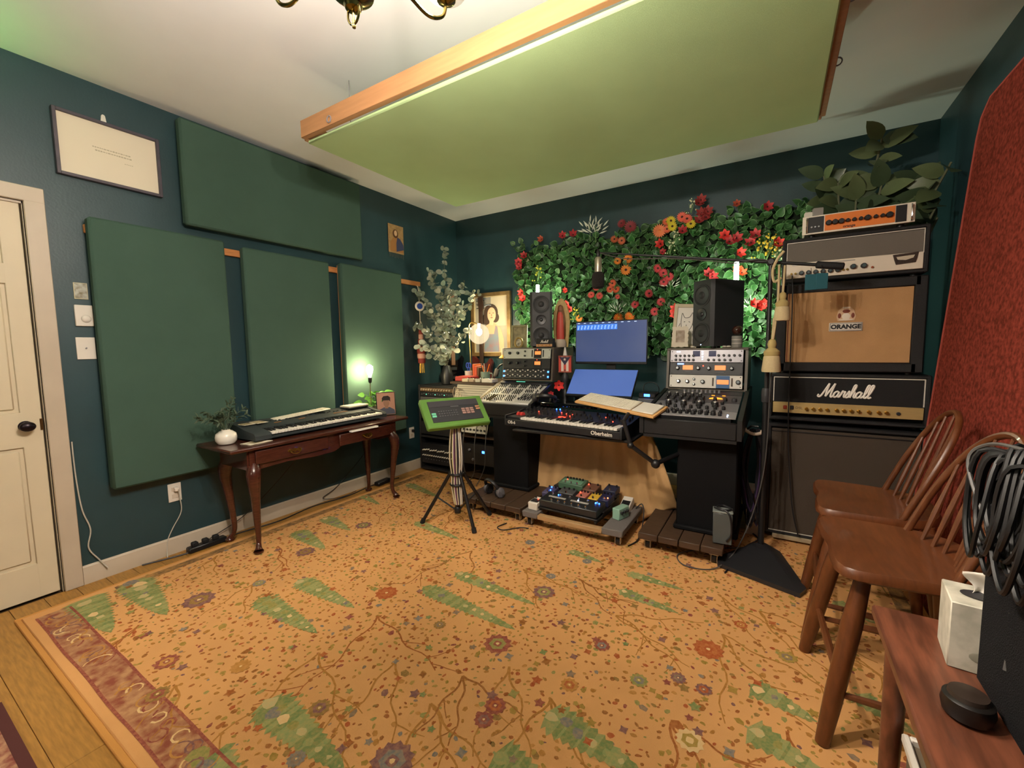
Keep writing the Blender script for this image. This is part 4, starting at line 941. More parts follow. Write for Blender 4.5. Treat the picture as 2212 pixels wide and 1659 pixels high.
def script(b, xc, y, zc, h):
    for s in SC: b.tube([(xc+(x-1.55+.28*z)*h*.92, y, zc+(z-.5)*h) for x, z, _ in [tuple(q) for q in catmull([(x, z, 0) for x, z in s], 6)]], h*.072, 6, flat=1)
b = MB(); script(b, xc, .005, .205, .075); b.build('script_name', M('name_white', '#efeae0', .5), t)
# Orange-style 2x12 cabinet
O0, O1 = 3.215, 3.905
t = T('speaker_cabinet', 'black cabinet with tan grille cloth and crest plate reading ORANGE', 'speaker cabinet', (0, AF, 1.0885))
feet(t, O0, O1, .012, .33); shell(t, O0, O1, .012, .54, .35, lip=.055)
b = MB(); b.box(((O0+O1)/2, .014, .28), (O1-O0-.112, .012, .425), .002)
m_bask = M('tan_basket_cloth', '#c49a6c', .9, var=.12, vscale=7, bump=.5, bscale=420, spec=.1); b.build('grille_cloth', m_bask, t)
ox_ = (O0+O1)/2+.0
b = MB(); b.box((ox_, .005, .275), (.155, .006, .05), .002); b.build('name_plate', white, t)
b = MB(); b.box((ox_, .0012, .275), (.148, .0015, .043)); b.build('plate_border', black, t); b = MB(); b.box((ox_, .0, .275), (.144, .0015, .039)); b.build('plate_face', white, t)
b = MB(); text(b, 'ORANGE', .034, (ox_, -.0012, .275), offset=.0018, wide=1.0); b.build('lettering', black, t)
b = MB(); b.front([(ox_-.038, .31), (ox_+.038, .31), (ox_+.045, .335), (ox_+.036, .37), (ox_+.015, .392), (ox_-.015, .392), (ox_-.036, .37), (ox_-.045, .335)], .0045, .0075); b.build('crest', M('crest_pale', '#cfae8c', .6), t)
mcr = M('crest_brown', '#7a3a28', .6); mcw = M('crest_white', '#e6dccb', .6)
for nm, cx_, cz_, w_, h_, m_ in (('crest_crown', 0, .365, .018, .011, mcr), ('crest_side', -.031, .34, .008, .015, mcr), ('crest_side', .031, .34, .008, .015, mcr), ('crest_shield', 0, .335, .02, .02, mcw), ('crest_scroll', 0, .316, .034, .005, mcw), ('crest_plume', 0, .385, .018, .005, mcw)):
    b = MB(); b.ball((ox_+cx_, .0042, cz_), 1, 12, (w_, .0016, h_)); b.build(nm, m_, t)
for k in range(2): b = MB(); b.box((O0+.062, .0045, .28), (.004, .004, .42)); 
b.build('edge_piping', M('piping_rust', '#7a3418', .6), t)
# white-panel head
H0, H1 = 3.235, 3.90
t = T('amp_head', 'amp head with grey cloth above a white control panel and dark emblem', 'amplifier', (0, AF, 1.6295))
feet(t, H0, H1, .012, .26); shell(t, H0, H1, .012, .268, .28)
m_wp = M('panel_ivory', '#ddd2c0', .45); hx = (H0+H1)/2
b = MB(); b.box((hx, .009, .182), (H1-H0-.046, .01, .118), .002); b.build('grille_cloth', M('grey_cloth', '#6d675f', .9, bump=.4, bscale=500), t)
b = MB(); b.box((hx, .008, .079), (H1-H0-.046, .012, .09), .002); b.build('control_panel', m_wp, t)
for nm, c_, s_ in (('top_piping', (hx, .004, .2445), (H1-H0-.046, .004, .004)), ('left_piping', (H0+.024, .004, .18), (.003, .004, .125)), ('right_piping', (H1-.024, .004, .18), (.003, .004, .125))): b = MB(); b.box(c_, s_); b.build(nm, white, t)
for x in (.10, .135, .17, .205, .24, .275): knob(t, H0+x, .002, .063, .013, .018, dgrey, chrome)
for x in (.345, .392): knob(t, H0+x, .002, .075, .015, .018, dgrey, chrome)
for x in (.05, .07, .30, .318, .43): knob(t, H0+x, .002, .062, .006, .012, brass if x < .4 else M('jewel_red', '#a04a20', .3), None, name='switch')
b = MB(); ex = H1-.095; b.front([(ex-.055, .118), (ex+.05, .124), (ex+.045, .09), (ex+.04, .07), (ex-.04, .064), (ex-.048, .09)], -.002, .002); b.build('emblem', M('emblem_dark', '#4d413a', .4, metal=.4, var=.5, vscale=80), t)
b = MB(); b.front([(ex-.04, .105), (ex+.036, .11), (ex+.03, .095), (ex, .085), (ex-.034, .09)], -.0035, -.002); b.build('emblem_banner', M('emblem_light', '#c8bda8', .4), t)
b = MB(); b.box((hx-.13, .0015, .112), (.3, .003, .006), .001, RY(0)); b.build('chrome_bar', silver, t)
b = MB(); b.tube(catmull([(H0+.055, .0, .05), (H0+.055, -.02, .02), (H0+.06, -.022, -.06), (H0+.062, -.022, -.4), (H0+.066, -.03, -.9), (H0+.10, -.035, -1.35), (H0+.14, -.04, -1.55)], 6), .0035, 6); b.build('guitar_lead', m_cab, t)
# orange bass head on top
B0, B1 = 3.33, 3.83
t = T('amp_head', 'slim white amp head with orange control panel on top of the stack', 'amplifier', (0, AF-.01, 1.899))
feet(t, B0, B1, .012, .24)
b = MB(); b.box(((B0+B1)/2, .13, .063), (B1-B0-.02, .25, .092), .004); b.build('chassis', M('chassis_white', '#cfc6b4', .5), t)
b = MB(); b.box(((B0+B1)/2, .0, .064), (B1-B0, .006, .104), .002); b.build('faceplate', M('face_white', '#e2d9c8', .45), t)
b = MB(); b.box(((B0+B1)/2+.012, -.004, .066), (.31, .003, .088)); b.build('orange_panel', M('orange_panel', '#e07a2c', .5), t)
for x, w_ in ((B0+.065, .075), (B1-.058, .045)): b = MB(); b.box((x, -.0035, .064), (w_, .003, .088)); b.build('black_panel', black, t)
for i, r_ in enumerate((.015, .015, .015, .010, .010, .010, .015, .010, .010, .016)): knob(t, B0+.125+.029*i+(.006 if i > 6 else 0), -.0055, .064, r_, .02, black)
for i in range(3): knob(t, B0+.045+.017*i, -.005, .05, .006, .008, chrome, name='jack')
for x in (B0+.02, B1-.017): b = MB(); b.tube(catmull([(x, -.002, .02), (x, -.022, .03), (x, -.022, .095), (x, -.002, .105)], 4), .0035, 8); b.build('rack_handle', chrome, t)
b = MB(); text(b, 'orange', .02, ((B0+B1)/2-.03, -.0058, .034), offset=.0008); b.build('lettering', M('logo_dark', '#5a2a0c', .6), t)
for nm, x, y, w_, h_, m_ in (('tube_box', B0+.03, .06, .04, .045, white), ('card_box', B0+.075, .05, .05, .06, M('box_pale_grey', '#8f8b86', .6))):
    t = T(nm, {'tube_box': 'tiny white carton standing on the slim orange-panelled amp head', 'card_box': 'small grey carton standing on the slim orange-panelled amp head'}[nm], 'box', (x, AF+y, 2.0085), .2)
    b = MB(); b.box((0, 0, h_/2), (w_, w_*.6, h_), .001); b.build('carton', m_, t); b = MB(); b.box((0, 0, h_+.001), (w_*.9, w_*.5, .002)); b.build('flap', m_, t)
# ---------------------------------------------------------------- red leaning panel
m_red = M('red_speckle_fabric', '#964234', .95, vscale=55, col2='#66291e', bump=.5, bscale=250, spec=.1)
t = T('leaning_panel', 'tall rust red fabric panel leaning against the right wall', 'panel', (3.868, -.925, 0), rot=(0, 0, 0))
b = MB(); lean = .085*2.45; H = 2.42
fr_ = [(0, 0), (-1.35, 0), (-1.35, H), (-.10, H), (-.02, H-.06), (0, H-.16)]   # y,z outline
n = len(fr_); vsx = [(0+.0735*z, y, z+.001) for y, z in fr_]; vsb = [(.04+.0735*z, y, z+.001) for y, z in fr_]
b.add(vsx+vsb, [tuple(range(n)), tuple(range(n, 2*n))]+[(i, (i+1) % n, n+(i+1) % n, n+i) for i in range(n)]); b.build('fabric_face', m_red, t)
b = MB(); b.tube([(.0735*z+.0, y+.001, z+.001) for y, z in fr_[2:]+[fr_[0]]], .006, 6); b.build('piping', M('red_piping', '#9a4438', .9), t)
# ================================================================ ivy wall
m_lf = [M('ivy_green', '#33602f', .42, var=.3, vscale=4), M('ivy_green_b', '#2a5028', .42, var=.3, vscale=4), M('ivy_green_c', '#406e3a', .42, var=.3, vscale=4)]
m_rim = M('ivy_rim', '#6f9a62', .45)
ivy = T('ivy_wall', 'dense artificial ivy mat covering the back wall behind the desk', 'plant', (0, 0, 1.2))
LM = [leafmesh(.07, .056, None, f, d_, rim=1, n=4) for f, d_ in ((.25, .1), (.1, .25), (.35, .2))]
LMM = [LM[i].mesh('leaf', [m_lf[i], m_rim]) for i in range(3)]
rr = random.Random(77)
def zbot(x): return 1.16 if x > 2.2 else 1.26
pts = []
stp = .037
nx, nz = int(2.62/stp), int(1.25/stp)
for i in range(nx):
    for j in range(nz):
        x = .83+(i+rr.random())*stp; z = 1.13+(j+rr.random())*stp
        ztop = 2.33+.035*math.sin(x*9)+.03*math.sin(x*23)+(.04 if x > 2.0 else 0)
        if z > ztop or z < zbot(x)+.03*math.sin(x*17) or x < .85+.02*math.sin(z*21): continue
        pts.append((x, z))
rr.shuffle(pts)
sb = [MB(), MB(), MB()]
cnt = 0
for layer, (n_, ydep) in enumerate(((len(pts), -.045),)):
    for x, z in pts:
        d = Vector((rr.uniform(-1, 1), rr.uniform(-.9, -.2), rr.uniform(-1.1, .8))); up = Vector((rr.uniform(-.5, .5), -1, rr.uniform(-.2, .6)))
        p = Vector((x, rr.uniform(-.075, -.02), z-1.2)); s_ = rr.uniform(.8, 1.2); R = face_dir(d, up); k = rr.randrange(3)
        M4 = Matrix.Translation(p) @ R.to_4x4() @ Matrix.Scale(s_, 4)
        if p.y < -.03 and cnt < 300: inst('leaf', LMM[k], ivy, M4); cnt += 1
        else:
            sb[k].T = M4; sb[k].cur = 0; o_ = len(sb[k].v); sb[k].v += [tuple(M4 @ Vector(q)) for q in LM[k].v]; sb[k].f += [tuple(o_+i_ for i_ in f_) for f_ in LM[k].f]; sb[k].m += LM[k].m
for k in range(3): o = sb[k].build('leaf_mass', [m_lf[k], m_rim], ivy); o['kind'] = 'stuff'
b = MB(); b.front([(.86, .1), (2.2, .1), (2.25, .0), (3.42, .0), (3.42, 1.11), (.86, 1.07)], -.006, -.001); b.build('backing_mat', M('ivy_backing', '#12240f', .9), ivy)
# ---------------------------------------------------------------- flowers stuck in the ivy
def flower_proto(kind, cols):
    t = T('flower', 'flower', 'flower', (0, 0, 0))
    if kind == 'gerbera':
        b = MB()
        for ring, (n_, L, wd, h) in enumerate(((16, .034, .013, .0), (12, .024, .011, .004))):
            lf = leafmesh(L, wd, None, .1, -.1, n=3)
            for k in range(n_):
                a = 2*PI*(k+.5*ring)/n_; M4 = RZ(a).to_4x4() @ TR(0, .003, h); o_ = len(b.v); b.v += [tuple(M4 @ Vector(q)) for q in lf.v]; b.f += [tuple(o_+i_ for i_ in f_) for f_ in lf.f]; b.m += [0]*len(lf.f)
        b.build('petals', cols[0], t); b = MB(); b.ball((0, 0, .004), .0085, 10, (1, 1, .5)); b.build('centre', cols[1], t)
    elif kind == 'zinnia':
        b = MB()
        for ring, (n_, L, wd, h) in enumerate(((18, .045, .015, .0), (14, .034, .014, .005), (10, .022, .012, .01))):
            lf = leafmesh(L, wd, None, .15, -.15, n=3)
            for k in range(n_):
                a = 2*PI*(k+.5*ring)/n_; M4 = RZ(a).to_4x4() @ TR(0, .002, h); o_ = len(b.v); b.v += [tuple(M4 @ Vector(q)) for q in lf.v]; b.f += [tuple(o_+i_ for i_ in f_) for f_ in lf.f]; b.m += [0]*len(lf.f)
        b.build('petals', cols[0], t); b = MB(); b.ball((0, 0, .013), .008, 10, (1, 1, .5)); b.build('centre', cols[1], t)
    elif kind == 'lily':
        lf = leafmesh(.045, .026, None, .25, -.5, n=4).mesh('petal', [cols[0]])
        for k in range(6): inst('petal', lf, t, RZ(2*PI*k/6).to_4x4() @ RX(.35).to_4x4() @ TR(0, .002, .002*(k % 2)))
        b = MB(); b.ball((0, 0, .008), .006, 8); b.build('centre', cols[1], t)
    elif kind == 'spray':
        b = MB(); rq = random.Random(2)
        for k in range(14):
            p_ = Vector((rq.uniform(-.035, .035), rq.uniform(-.05, .05), rq.uniform(.005, .03))); b.ball(tuple(p_), rq.uniform(.004, .008), 6)
        o = b.build('blossoms', cols[0], t); o['kind'] = 'stuff'; b = MB()
        for k in range(5): b.tube([(0, -.05, 0), (rq.uniform(-.03, .03), rq.uniform(0, .05), .02)], .0012, 4)
        o = b.build('stems', cols[1], t); o['kind'] = 'stuff'
    elif kind == 'fern':
        lf = leafmesh(.05, .008, None, .1, .1, n=3).mesh('frond', [cols[0]]); rq = random.Random(4)
        for k in range(11): inst('frond', lf, t, RZ(-1.2+2.4*k/10).to_4x4() @ TR(0, .02+.02*(k % 3), .004*(k % 3)))
        b = MB(); b.tube([(0, -.04, 0), (0, .05, .004)], .0015, 5); b.build('stem', cols[1], t)
    return t
fm = lambda n, c: M('petal_'+n, c, .6, var=.15, vscale=30)
dkc = M('flower_heart', '#3a120c', .7); ylc = M('flower_yellow_heart', '#c9a020', .6); grs = M('flower_stem', '#7a9a60', .6)
FP = {}
def fl(kind, colname, col, ctr, u, v, lab, sc=1.0, y=-.095):
    key = (kind, colname)
    p = on(u, v, 1, y); rot = (PI/2+rr.uniform(-.3, .15), 0, rr.uniform(-.1, .5)); sc = sc*1.25
    if key not in FP:
        o = flower_proto(kind, (fm(colname, col), ctr)); FP[key] = o; o.location = p; o.rotation_euler = rot; o.scale = (sc,)*3; o['label'] = lab
        o['group'] = 'flowers tucked into the ivy wall'
    else: copytree(FP[key], p, rot, lab, 'flowers tucked into the ivy wall', sc)
RED, CRIM, DKR, ORG, PCH, YEL = '#d83a34', '#b4343a', '#6e2030', '#f08a2c', '#ef8a5a', '#f0b838'
for u, v, s_, q in ((1120, 566, 1, 'leftmost'), (1132, 553, .9, 'upper'), (1122, 578, .85, 'lowest')): fl('lily', 'crimson', CRIM, dkc, u, v, q+' crimson flower of three at the far left edge of the ivy', s_)
for u, v, s_, q in ((1128, 632, .9, 'upper'), (1130, 645, .95, 'lower')): fl('lily', 'red', RED, dkc, u, v, q+' bright red flower beside the top of the left studio monitor', s_)
fl('lily', 'crimson', CRIM, dkc, 1215, 510, 'crimson flower at the ivy top left of the white fern', .9); fl('lily', 'crimson', CRIM, dkc, 1238, 508, 'dark-hearted crimson flower at the ivy top just left of the white fern', .95)
fl('lily', 'rust', '#b05038', dkc, 1170, 517, 'faded rust flower on the ivy top edge above the left light tube', .8)
fl('lily', 'red', RED, dkc, 1223, 627, 'small red flower between the left studio monitor and the microphone', .7)
for u, v, q in ((1225, 657, 'upper'), (1231, 668, 'lower')): fl('lily', 'red', RED, dkc, u, v, q+' red flower just above the arched statue', .9)
fl('gerbera', 'orange', ORG, dkc, 1251, 687, 'orange daisy beside the arched statue', .9)
fl('spray', 'yellow', '#d8c02c', grs, 1243, 678, 'yellow blossom spray beside the arched statue', .9)
for u, v, q in ((1327, 517, 'orange flower right of the white fern'), (1343, 520, 'faded orange flower next to the one right of the white fern')): fl('gerbera', 'rustorange', '#c8643c', dkc, u, v, q, .85)
for u, v, s_, q in ((1334, 564, .8, 'small orange daisy just right of the microphone'), (1357, 559, 1.0, 'orange daisy under the microphone boom'), (1352, 583, 1.15, 'largest orange flower below the microphone boom')): fl('gerbera', 'orange', ORG, ylc, u, v, q, s_)
for u, v, q in ((1323, 612, 'coral daisy at the top of the trio right of the foam windscreen'), (1331, 625, 'coral daisy at the right of the trio near the foam windscreen'), (1318, 625, 'faded coral daisy at the left of the trio near the foam windscreen')): fl('gerbera', 'coral', '#e0603c', dkc, u, v, q, .85)
for u, v, q in ((1288, 621, 'pink-red daisy right under the foam windscreen'), (1277, 637, 'pink-red daisy lower left of the foam windscreen'), (1295, 639, 'pink-red daisy lower right of the foam windscreen'), (1334, 641, 'tiny pink-red daisy right of the pink trio')): fl('gerbera', 'pinkred', '#e0524a', M('heart_red', '#8a2018', .6), u, v, q, .8 if u != 1334 else .55)
for u, v, q in ((1336, 687, 'left'), (1360, 684, 'right')): fl('zinnia', 'deeporange', '#f07c1c', ylc, u, v, q+' deep orange flower at the top edge of the upper monitor', .85)
for u, v, s_, q in ((1343, 483, 1, 'dark crimson flower on the ivy top edge, left of the burgundy bloom'), (1362, 490, 1.35, 'large burgundy bloom on the ivy top edge')): fl('zinnia', 'burgundy', DKR if u > 1350 else '#8c2c34', dkc, u, v, q, s_*.75)
fl('zinnia', 'peach', PCH, M('heart_orange', '#e07830', .6), 1424, 499, 'big peach zinnia high in the ivy', 1.05, -.13)
for u, v, c_, q in ((1441, 495, 'coral2', 'coral daisy touching the big peach zinnia'), (1440, 479, 'coral2', 'half-hidden coral daisy above the big peach zinnia')): fl('gerbera', c_, '#e8704c', dkc, u, v, q, .85, -.12)
for u, v, q in ((1449, 477, 'yellow daisy at the top of the bouquet by the peach zinnia'), (1452, 489, 'golden yellow daisy in the middle of the bouquet by the peach zinnia'), (1492, 484, 'yellow daisy at the right of the high bouquet')): fl('gerbera', 'yellow', YEL, dkc, u, v, q, .95, -.125)
for u, v, q in ((1473, 469, 'salmon daisy at the left of the high pair'), (1484, 473, 'salmon daisy at the right of the high pair')): fl('gerbera', 'salmon', '#ea6a54', dkc, u, v, q, 1.0, -.125)
for u, v, q in ((1514, 433, 'higher'), (1508, 440, 'lower')): fl('lily', 'duskred', '#a03a38', dkc, u, v, q+' of two dusky red flowers poking above the ivy top', .95)
for u, v, q in ((1516, 462, 'left'), (1525, 470, 'right'), (1528, 458, 'topmost'), (1510, 478, 'lowest')): fl('lily', 'duskred', '#a03a38', dkc, u, v, q+' dusky red flower in the cluster right of the high bouquet', .95)
fl('lily', 'crimson', CRIM, dkc, 1474, 500, 'crimson flower under the high bouquet', .95); fl('lily', 'red', '#d83a34', dkc, 1427, 527, 'red trumpet flower under the big peach zinnia', .95); fl('lily', 'crimson', CRIM, dkc, 1430, 545, 'small crimson flower just above the microphone boom', .7)
for u, v, q in ((1421, 580, 'first'), (1433, 590, 'second'), (1445, 598, 'third'), (1434, 609, 'lowest')): fl('gerbera', 'rose', '#c83c44', dkc, u, v, q+' rose-red daisy from the top in the diagonal row under the boom' if q != 'lowest' else 'lowest rose-red daisy in the diagonal row under the boom', .95)
for u, v, q in ((1402, 634, 'rose-red flower above the gap between monitor and dog drawing'), (1428, 652, 'rose-red daisy left of the dog drawing'), (1414, 673, 'rose-red daisy lower left of the dog drawing'), (1372, 658, 'dark rose flower above the right corner of the upper monitor')): fl('gerbera', 'rose', '#c83c44', dkc, u, v, q, .9)
for u, v, q in ((1460, 668, 'upper'), (1458, 680, 'lower')): fl('lily', 'red', RED, dkc, u, v, q+' red flower behind the dog drawing frame', 1.0)
for u, v, q in ((1566, 508, 'red flower in the ivy above the boom joint'), (1575, 523, 'crimson flower below the red one above the boom'), (1590, 515, 'dull crimson flower right of the two above the boom'), (1632, 508, 'dull red flower nearest the amp heads'), (1622, 525, 'dark red flower left of the yellow spray')): fl('lily', 'crimson' if u != 1566 else 'red', CRIM if u != 1566 else RED, dkc, u, v, q, 1)
fl('lily', 'red', RED, dkc, 1597, 546, 'bright red flower left of the yellow spray', .95); fl('lily', 'red', RED, dkc, 1680, 527, 'bright red flower against the side of the white-panelled amp', .95)
for u, v, s_, q in ((1640, 540, 1.2, 'leftmost'), (1660, 528, 1.2, 'topmost'), (1655, 548, 1.0, 'lowest'), (1678, 538, .8, 'rightmost')): fl('spray', 'gold', '#d8b030', grs, u, v, q+' yellow blossom spray left of the white-panelled amp', s_)
for u, v, q in ((1530, 592, 'left'), (1538, 598, 'right')): fl('lily', 'crimson', CRIM, dkc, u, v, q+' crimson flower above the right studio monitor', .95)
for u, v, q in ((1594, 583, 'upper'), (1602, 590, 'lower')): fl('lily', 'redorange', '#e8502c', dkc, u, v, q+' red-orange flower lit by the right light tube', .85)
for u, v, q in ((1627, 658, 'left'), (1640, 662, 'middle'), (1652, 656, 'right')): fl('lily', 'red', RED, dkc, u, v, q+' red flower of three beside the right studio monitor', .95)
fl('lily', 'crimson', CRIM, dkc, 1657, 447, 'faded red flower at the upper right of the ivy', .9); fl('lily', 'rust', '#b05038', dkc, 1592, 441, 'rust flower on the ivy top right', .7)
for u, v, q in ((1275, 505, 'white frosted fern sprig above the microphone'), (1287, 508, 'second white frosted fern sprig above the microphone')): fl('fern', 'frost', '#d8dccc', grs, u, v, q, 1.3, -.12)
for u, v, q in ((1448, 622, 'white frosted sprig left of the right studio monitor'), (1622, 668, 'white frosted sprig lit at the right of the right monitor'), (1334, 677, 'white frosted sprig above the upper monitor')): fl('fern', 'frost', '#d8dccc', grs, u, v, q, .9)
for u, v, q in ((1458, 512, 'pale cream blossom spray under the high bouquet'), (1447, 535, 'white blossom spray above the boom'), (1493, 446, 'cream blossom spray at the ivy top'), (1676, 552, 'white blossom spray beside the amp')): fl('spray', 'cream', '#d6d2ac', grs, u, v, q, .9)
fl('spray', 'limeyellow', '#b8b83c', grs, 1163, 592, 'yellow-green blossom spray above the left light tube', 1.2)
# ================================================================ big-leaf plant behind the amps
mg = T('rubber_plant', 'tall plant with large dark oval leaves rising behind the amp stack', 'plant', (3.62, -.26, 0))
b = MB(); b.lathe([(.13, 0), (.15, .02), (.17, .3), (.16, .32), (.15, .28)], n=24); b.build('pot', M('pot_dark', '#3a322c', .7), mg)
m_mag = M('rubber_leaf', '#66744e', .38, var=.3, vscale=5); m_mag2 = M('rubber_leaf_b', '#46583e', .38, var=.3, vscale=5)
ml = [leafmesh(.18, .105, None, .12, .15, n=6).mesh('leaf', [m_]) for m_ in (m_mag, m_mag2)]
tips = [((1905, 300), -.42), ((1905, 395), -.46), ((1810, 395), -.40), ((1985, 400), -.42), ((2030, 430), -.55), ((1780, 380), -.36), ((2055, 350), -.55), ((1850, 425), -.45), ((1950, 440), -.4), ((2025, 470), -.5)]
stems = []
for (u, v), y in tips:
    q = on(u, v, 1, y); q = Vector((q.x-3.62, y+.26, q.z)); stems.append((q, catmull([(rr.uniform(-.04, .04), rr.uniform(-.03, .03), .28), (q.x*.35, q.y*.4, 1.3), (q.x*.7, q.y*.8, q.z-.35), tuple(q)], 8)))
for q, st in stems:
    b = MB(); b.tube(st, [.012, .006], 7); b.build('stem', M('plant_stem', '#5f6248', .6), mg)
    for k in range(8):
        i = len(st)-1-int(k*.8); p = st[i]; a = k*2.4+rr.uniform(-.4, .4); d = Vector((math.cos(a), -abs(math.sin(a))*.75+.15, rr.uniform(-.25, .75) if k < 5 else rr.uniform(-.3, .2)))
        e = p+d.normalized()*.2
        if e.x+3.62 > 4.0: d.x = -abs(d.x)
        if p.x+3.62 > 4.03: continue
        if e.y-.26 > -.03: d.y = -abs(d.y)
        inst('leaf', ml[rr.randrange(2)], mg, Matrix.Translation(p) @ face_dir(d, (rr.uniform(-.5, .5), -1, rr.uniform(-.1, .5))).to_4x4() @ Matrix.Scale(rr.uniform(.7, 1.05), 4))
# ================================================================ microphone on a boom stand
ms = T('boom_stand', 'black studio boom stand with triangular cast base', 'mic stand', (3.18, -1.17, RUGTOP))
b = MB()
tri = [(-.20, -.27), (.18, -.40), (.21, -.33), (.10, .06), (.03, .1), (-.04, .06), (-.22, -.2)]
n = len(tri); top = [(x*.25, y*.25) for x, y in tri]
b.add([(x, y, 0) for x, y in tri]+[(x, y, .022) for x, y in tri]+[(x, y, .075) for x, y in top], [tuple(range(n))[::-1], tuple(range(2*n, 3*n))]+[(k*n+i, k*n+(i+1) % n, (k+1)*n+(i+1) % n, (k+1)*n+i) for k in range(2) for i in range(n)]); b.build('base', M('cast_iron', '#232326', .45), ms)
b = MB(); b.cyl((0, 0, .06), (0, 0, .95), .017, n=14); b.build('lower_pole', black, ms)
b = MB(); b.lathe([(.022, .92), (.024, .93), (.024, .98), (.02, 1.0)], n=16); b.build('height_clutch', dgrey, ms)
b = MB(); b.cyl((0, 0, .95), (0, 0, 1.70), .0115, n=12); b.build('upper_pole', black, ms)
bz = 1.712; P_m = Vector((2.165-3.18, 0, 1.905-RZT)); P_r = Vector((.325, 0, 1.668-RZT)); J = Vector((0, -.0, bz))
b = MB(); b.ball(tuple(J), .024, 14, (1, .8, 1)); b.cyl((0, -.03, bz), (0, .03, bz), .014, n=10); b.build('boom_joint', black, ms)
b = MB(); b.tube([P_m, J], [.005, .009], 10); b.tube([J, P_r], .009, 10); b.build('boom', black, ms)
b = MB(); d = (P_r-J).normalized(); b.tube([P_r-d*.12, P_r-d*.115, P_r, P_r+d*.005], [.012, .019, .019, .012], 14); b.build('counterweight', blackm, ms)
b = MB(); b.tube(catmull([P_m+Vector((0, 0, .0)), P_m*.8+J*.2+Vector((0, -.012, -.03)), P_m*.5+J*.5+Vector((0, -.013, -.012)), P_m*.2+J*.8+Vector((0, -.013, -.02)), J+Vector((.02, -.02, -.05)), Vector((.018, -.016, 1.0)), Vector((-.0, -.03, .5)), Vector((-.09, -.08, .12)), Vector((-.2, -.3, .01)), Vector((-.36, -.36, .006)), Vector((-.42, -.24, .006)), Vector((-.3, -.1, .006)), Vector((-.1, .04, .006))], 8), .0035, 6); b.build('mic_cable', M('grey_cable', '#4a4846', .5), ms)
mic = T('microphone', 'silver condenser microphone with black foam windscreen hanging from the boom', 'microphone', (2.165, -1.17, 1.665))
b = MB(); b.lathe([(.0225, .09), (.024, .095), (.024, .20), (.018, .212), (.006, .216)], n=24); b.build('body', M('mic_silver', '#b6ab98', .35, metal=.7), mic)
b = MB(); b.lathe([(.001, .0), (.03, .002), (.04, .012), (.043, .05), (.041, .09), (.034, .108), (.025, .112)], n=24); b.build('windscreen', M('foam_black', '#1a1412', .95, bump=.6, bscale=300), mic)
b = MB(); b.lathe([(.012, .214), (.014, .225), (.012, .25), (.005, .265)], n=14); b.build('shock_mount', black, mic)
# tassels on the stand
m_tas = M('tassel_cream', '#c4b188', .9, var=.2, vscale=40, stretch=(30, 30, 2))
tz = T('rope_tassels', 'cream rope with two thick tassels hanging from the boom stand joint', 'tassel', (3.2, -1.2, RZT))
b = MB(); b.tube(catmull([(.03, -.0, 1.62), (.0, -.012, 1.60), (-.01, -.015, 1.66), (.01, -.016, 1.72), (.04, -.016, 1.76)], 6), .007, 8); b.tube(catmull([(.02, -.005, 1.69), (.02, -.01, 1.5), (.006, -.012, 1.3), (-.002, -.012, 1.28)], 6), .006, 8); b.build('rope', m_tas, tz)
for x, y, z, s_ in ((.0, -.012, 1.10, 1), (.042, .0, 1.385, .85)):
    b = MB(); b.lathe([(.046*s_, 0), (.048*s_, .01), (.04*s_, .085*s_), (.036*s_, .09*s_)], (x, y, z), 22); b.build('tassel_fringe', m_tas, tz)
    b = MB(); b.lathe([(.037*s_, .09*s_), (.04*s_, .1*s_), (.04*s_, .115*s_), (.03*s_, .125*s_), (.018*s_, .135*s_), (.023*s_, .155*s_), (.018*s_, .175*s_), (.006*s_, .185*s_)], (x, y, z), 22); b.build('tassel_head', M('tassel_head', '#a8945f', .9), tz)
    b = MB(); b.cyl((x, y, z+.18*s_), (x+.005, y, z+.3), .006, n=8); b.build('tassel_cord', m_tas, tz)
m_teal = M('teal_cloth', '#1d5560', .8)
for k, (u0, lab) in enumerate(((1752, 'dark teal card hanging left under the boom counterweight'), (1775, 'dark teal card hanging right under the boom counterweight'))):
    q = on(u0, 608, 1, -1.19); t = T('teal_card', lab, 'card', (q.x, -1.19-.012*k, 1.557), .15+.1*k)
    b = MB(); b.box((0, 0, .042), (.055, .004, .084), .002); b.build('card', m_teal, t); b = MB(); b.tube([(0, 0, .08), (.0, .012, .118+.01*k)], .0015, 5); b.build('string', black, t)
# ================================================================ gear rack in the left corner
m_rk = M('rack_black', '#19191b', .55)
gr = T('gear_rack', 'black equipment rack standing in the left corner', 'rack', (0, 0, 0))
GX0, GX1, GY = .07, .565, -.775
for x in (GX0+.01, GX1-.01): b = MB(); b.box((x, GY+.21, .46), (.02, .42, .88), .003); b.build('side_panel', m_rk, gr)
for z in (.028, .365, .885): b = MB(); b.box(((GX0+GX1)/2, GY+.21, z), (GX1-GX0-.04, .42, .016)); b.build('shelf', m_rk, gr)
gx = (GX0+GX1)/2; gw = GX1-GX0-.044
def runit(nm, lab, z, h, fm): return unit(nm, lab, 'audio gear', (gx, GY+.012, z), (0, 0, 0), gw, h, fm, .3)
t = runit('preamp', 'slim bronze preamp with a row of pale knobs at the top of the corner rack', .833, .042, M('panel_bronze', '#5a4632', .5))
for i in range(12): knob(t, -.2+.034*i, -.005, .022, .009, .016, M('knob_cream', '#b8a88c', .5))
t = runit('patch_bay', 'dark patch bay with tiny green lights in the corner rack', .785, .045, cab_blk)
for i in range(14): rectp(t, 'green_lamp' if i % 4 == 2 else 'jack', -.2+.03*i, .02+.008*(i % 2), .009, .009, ledg if i % 4 == 2 else grey)
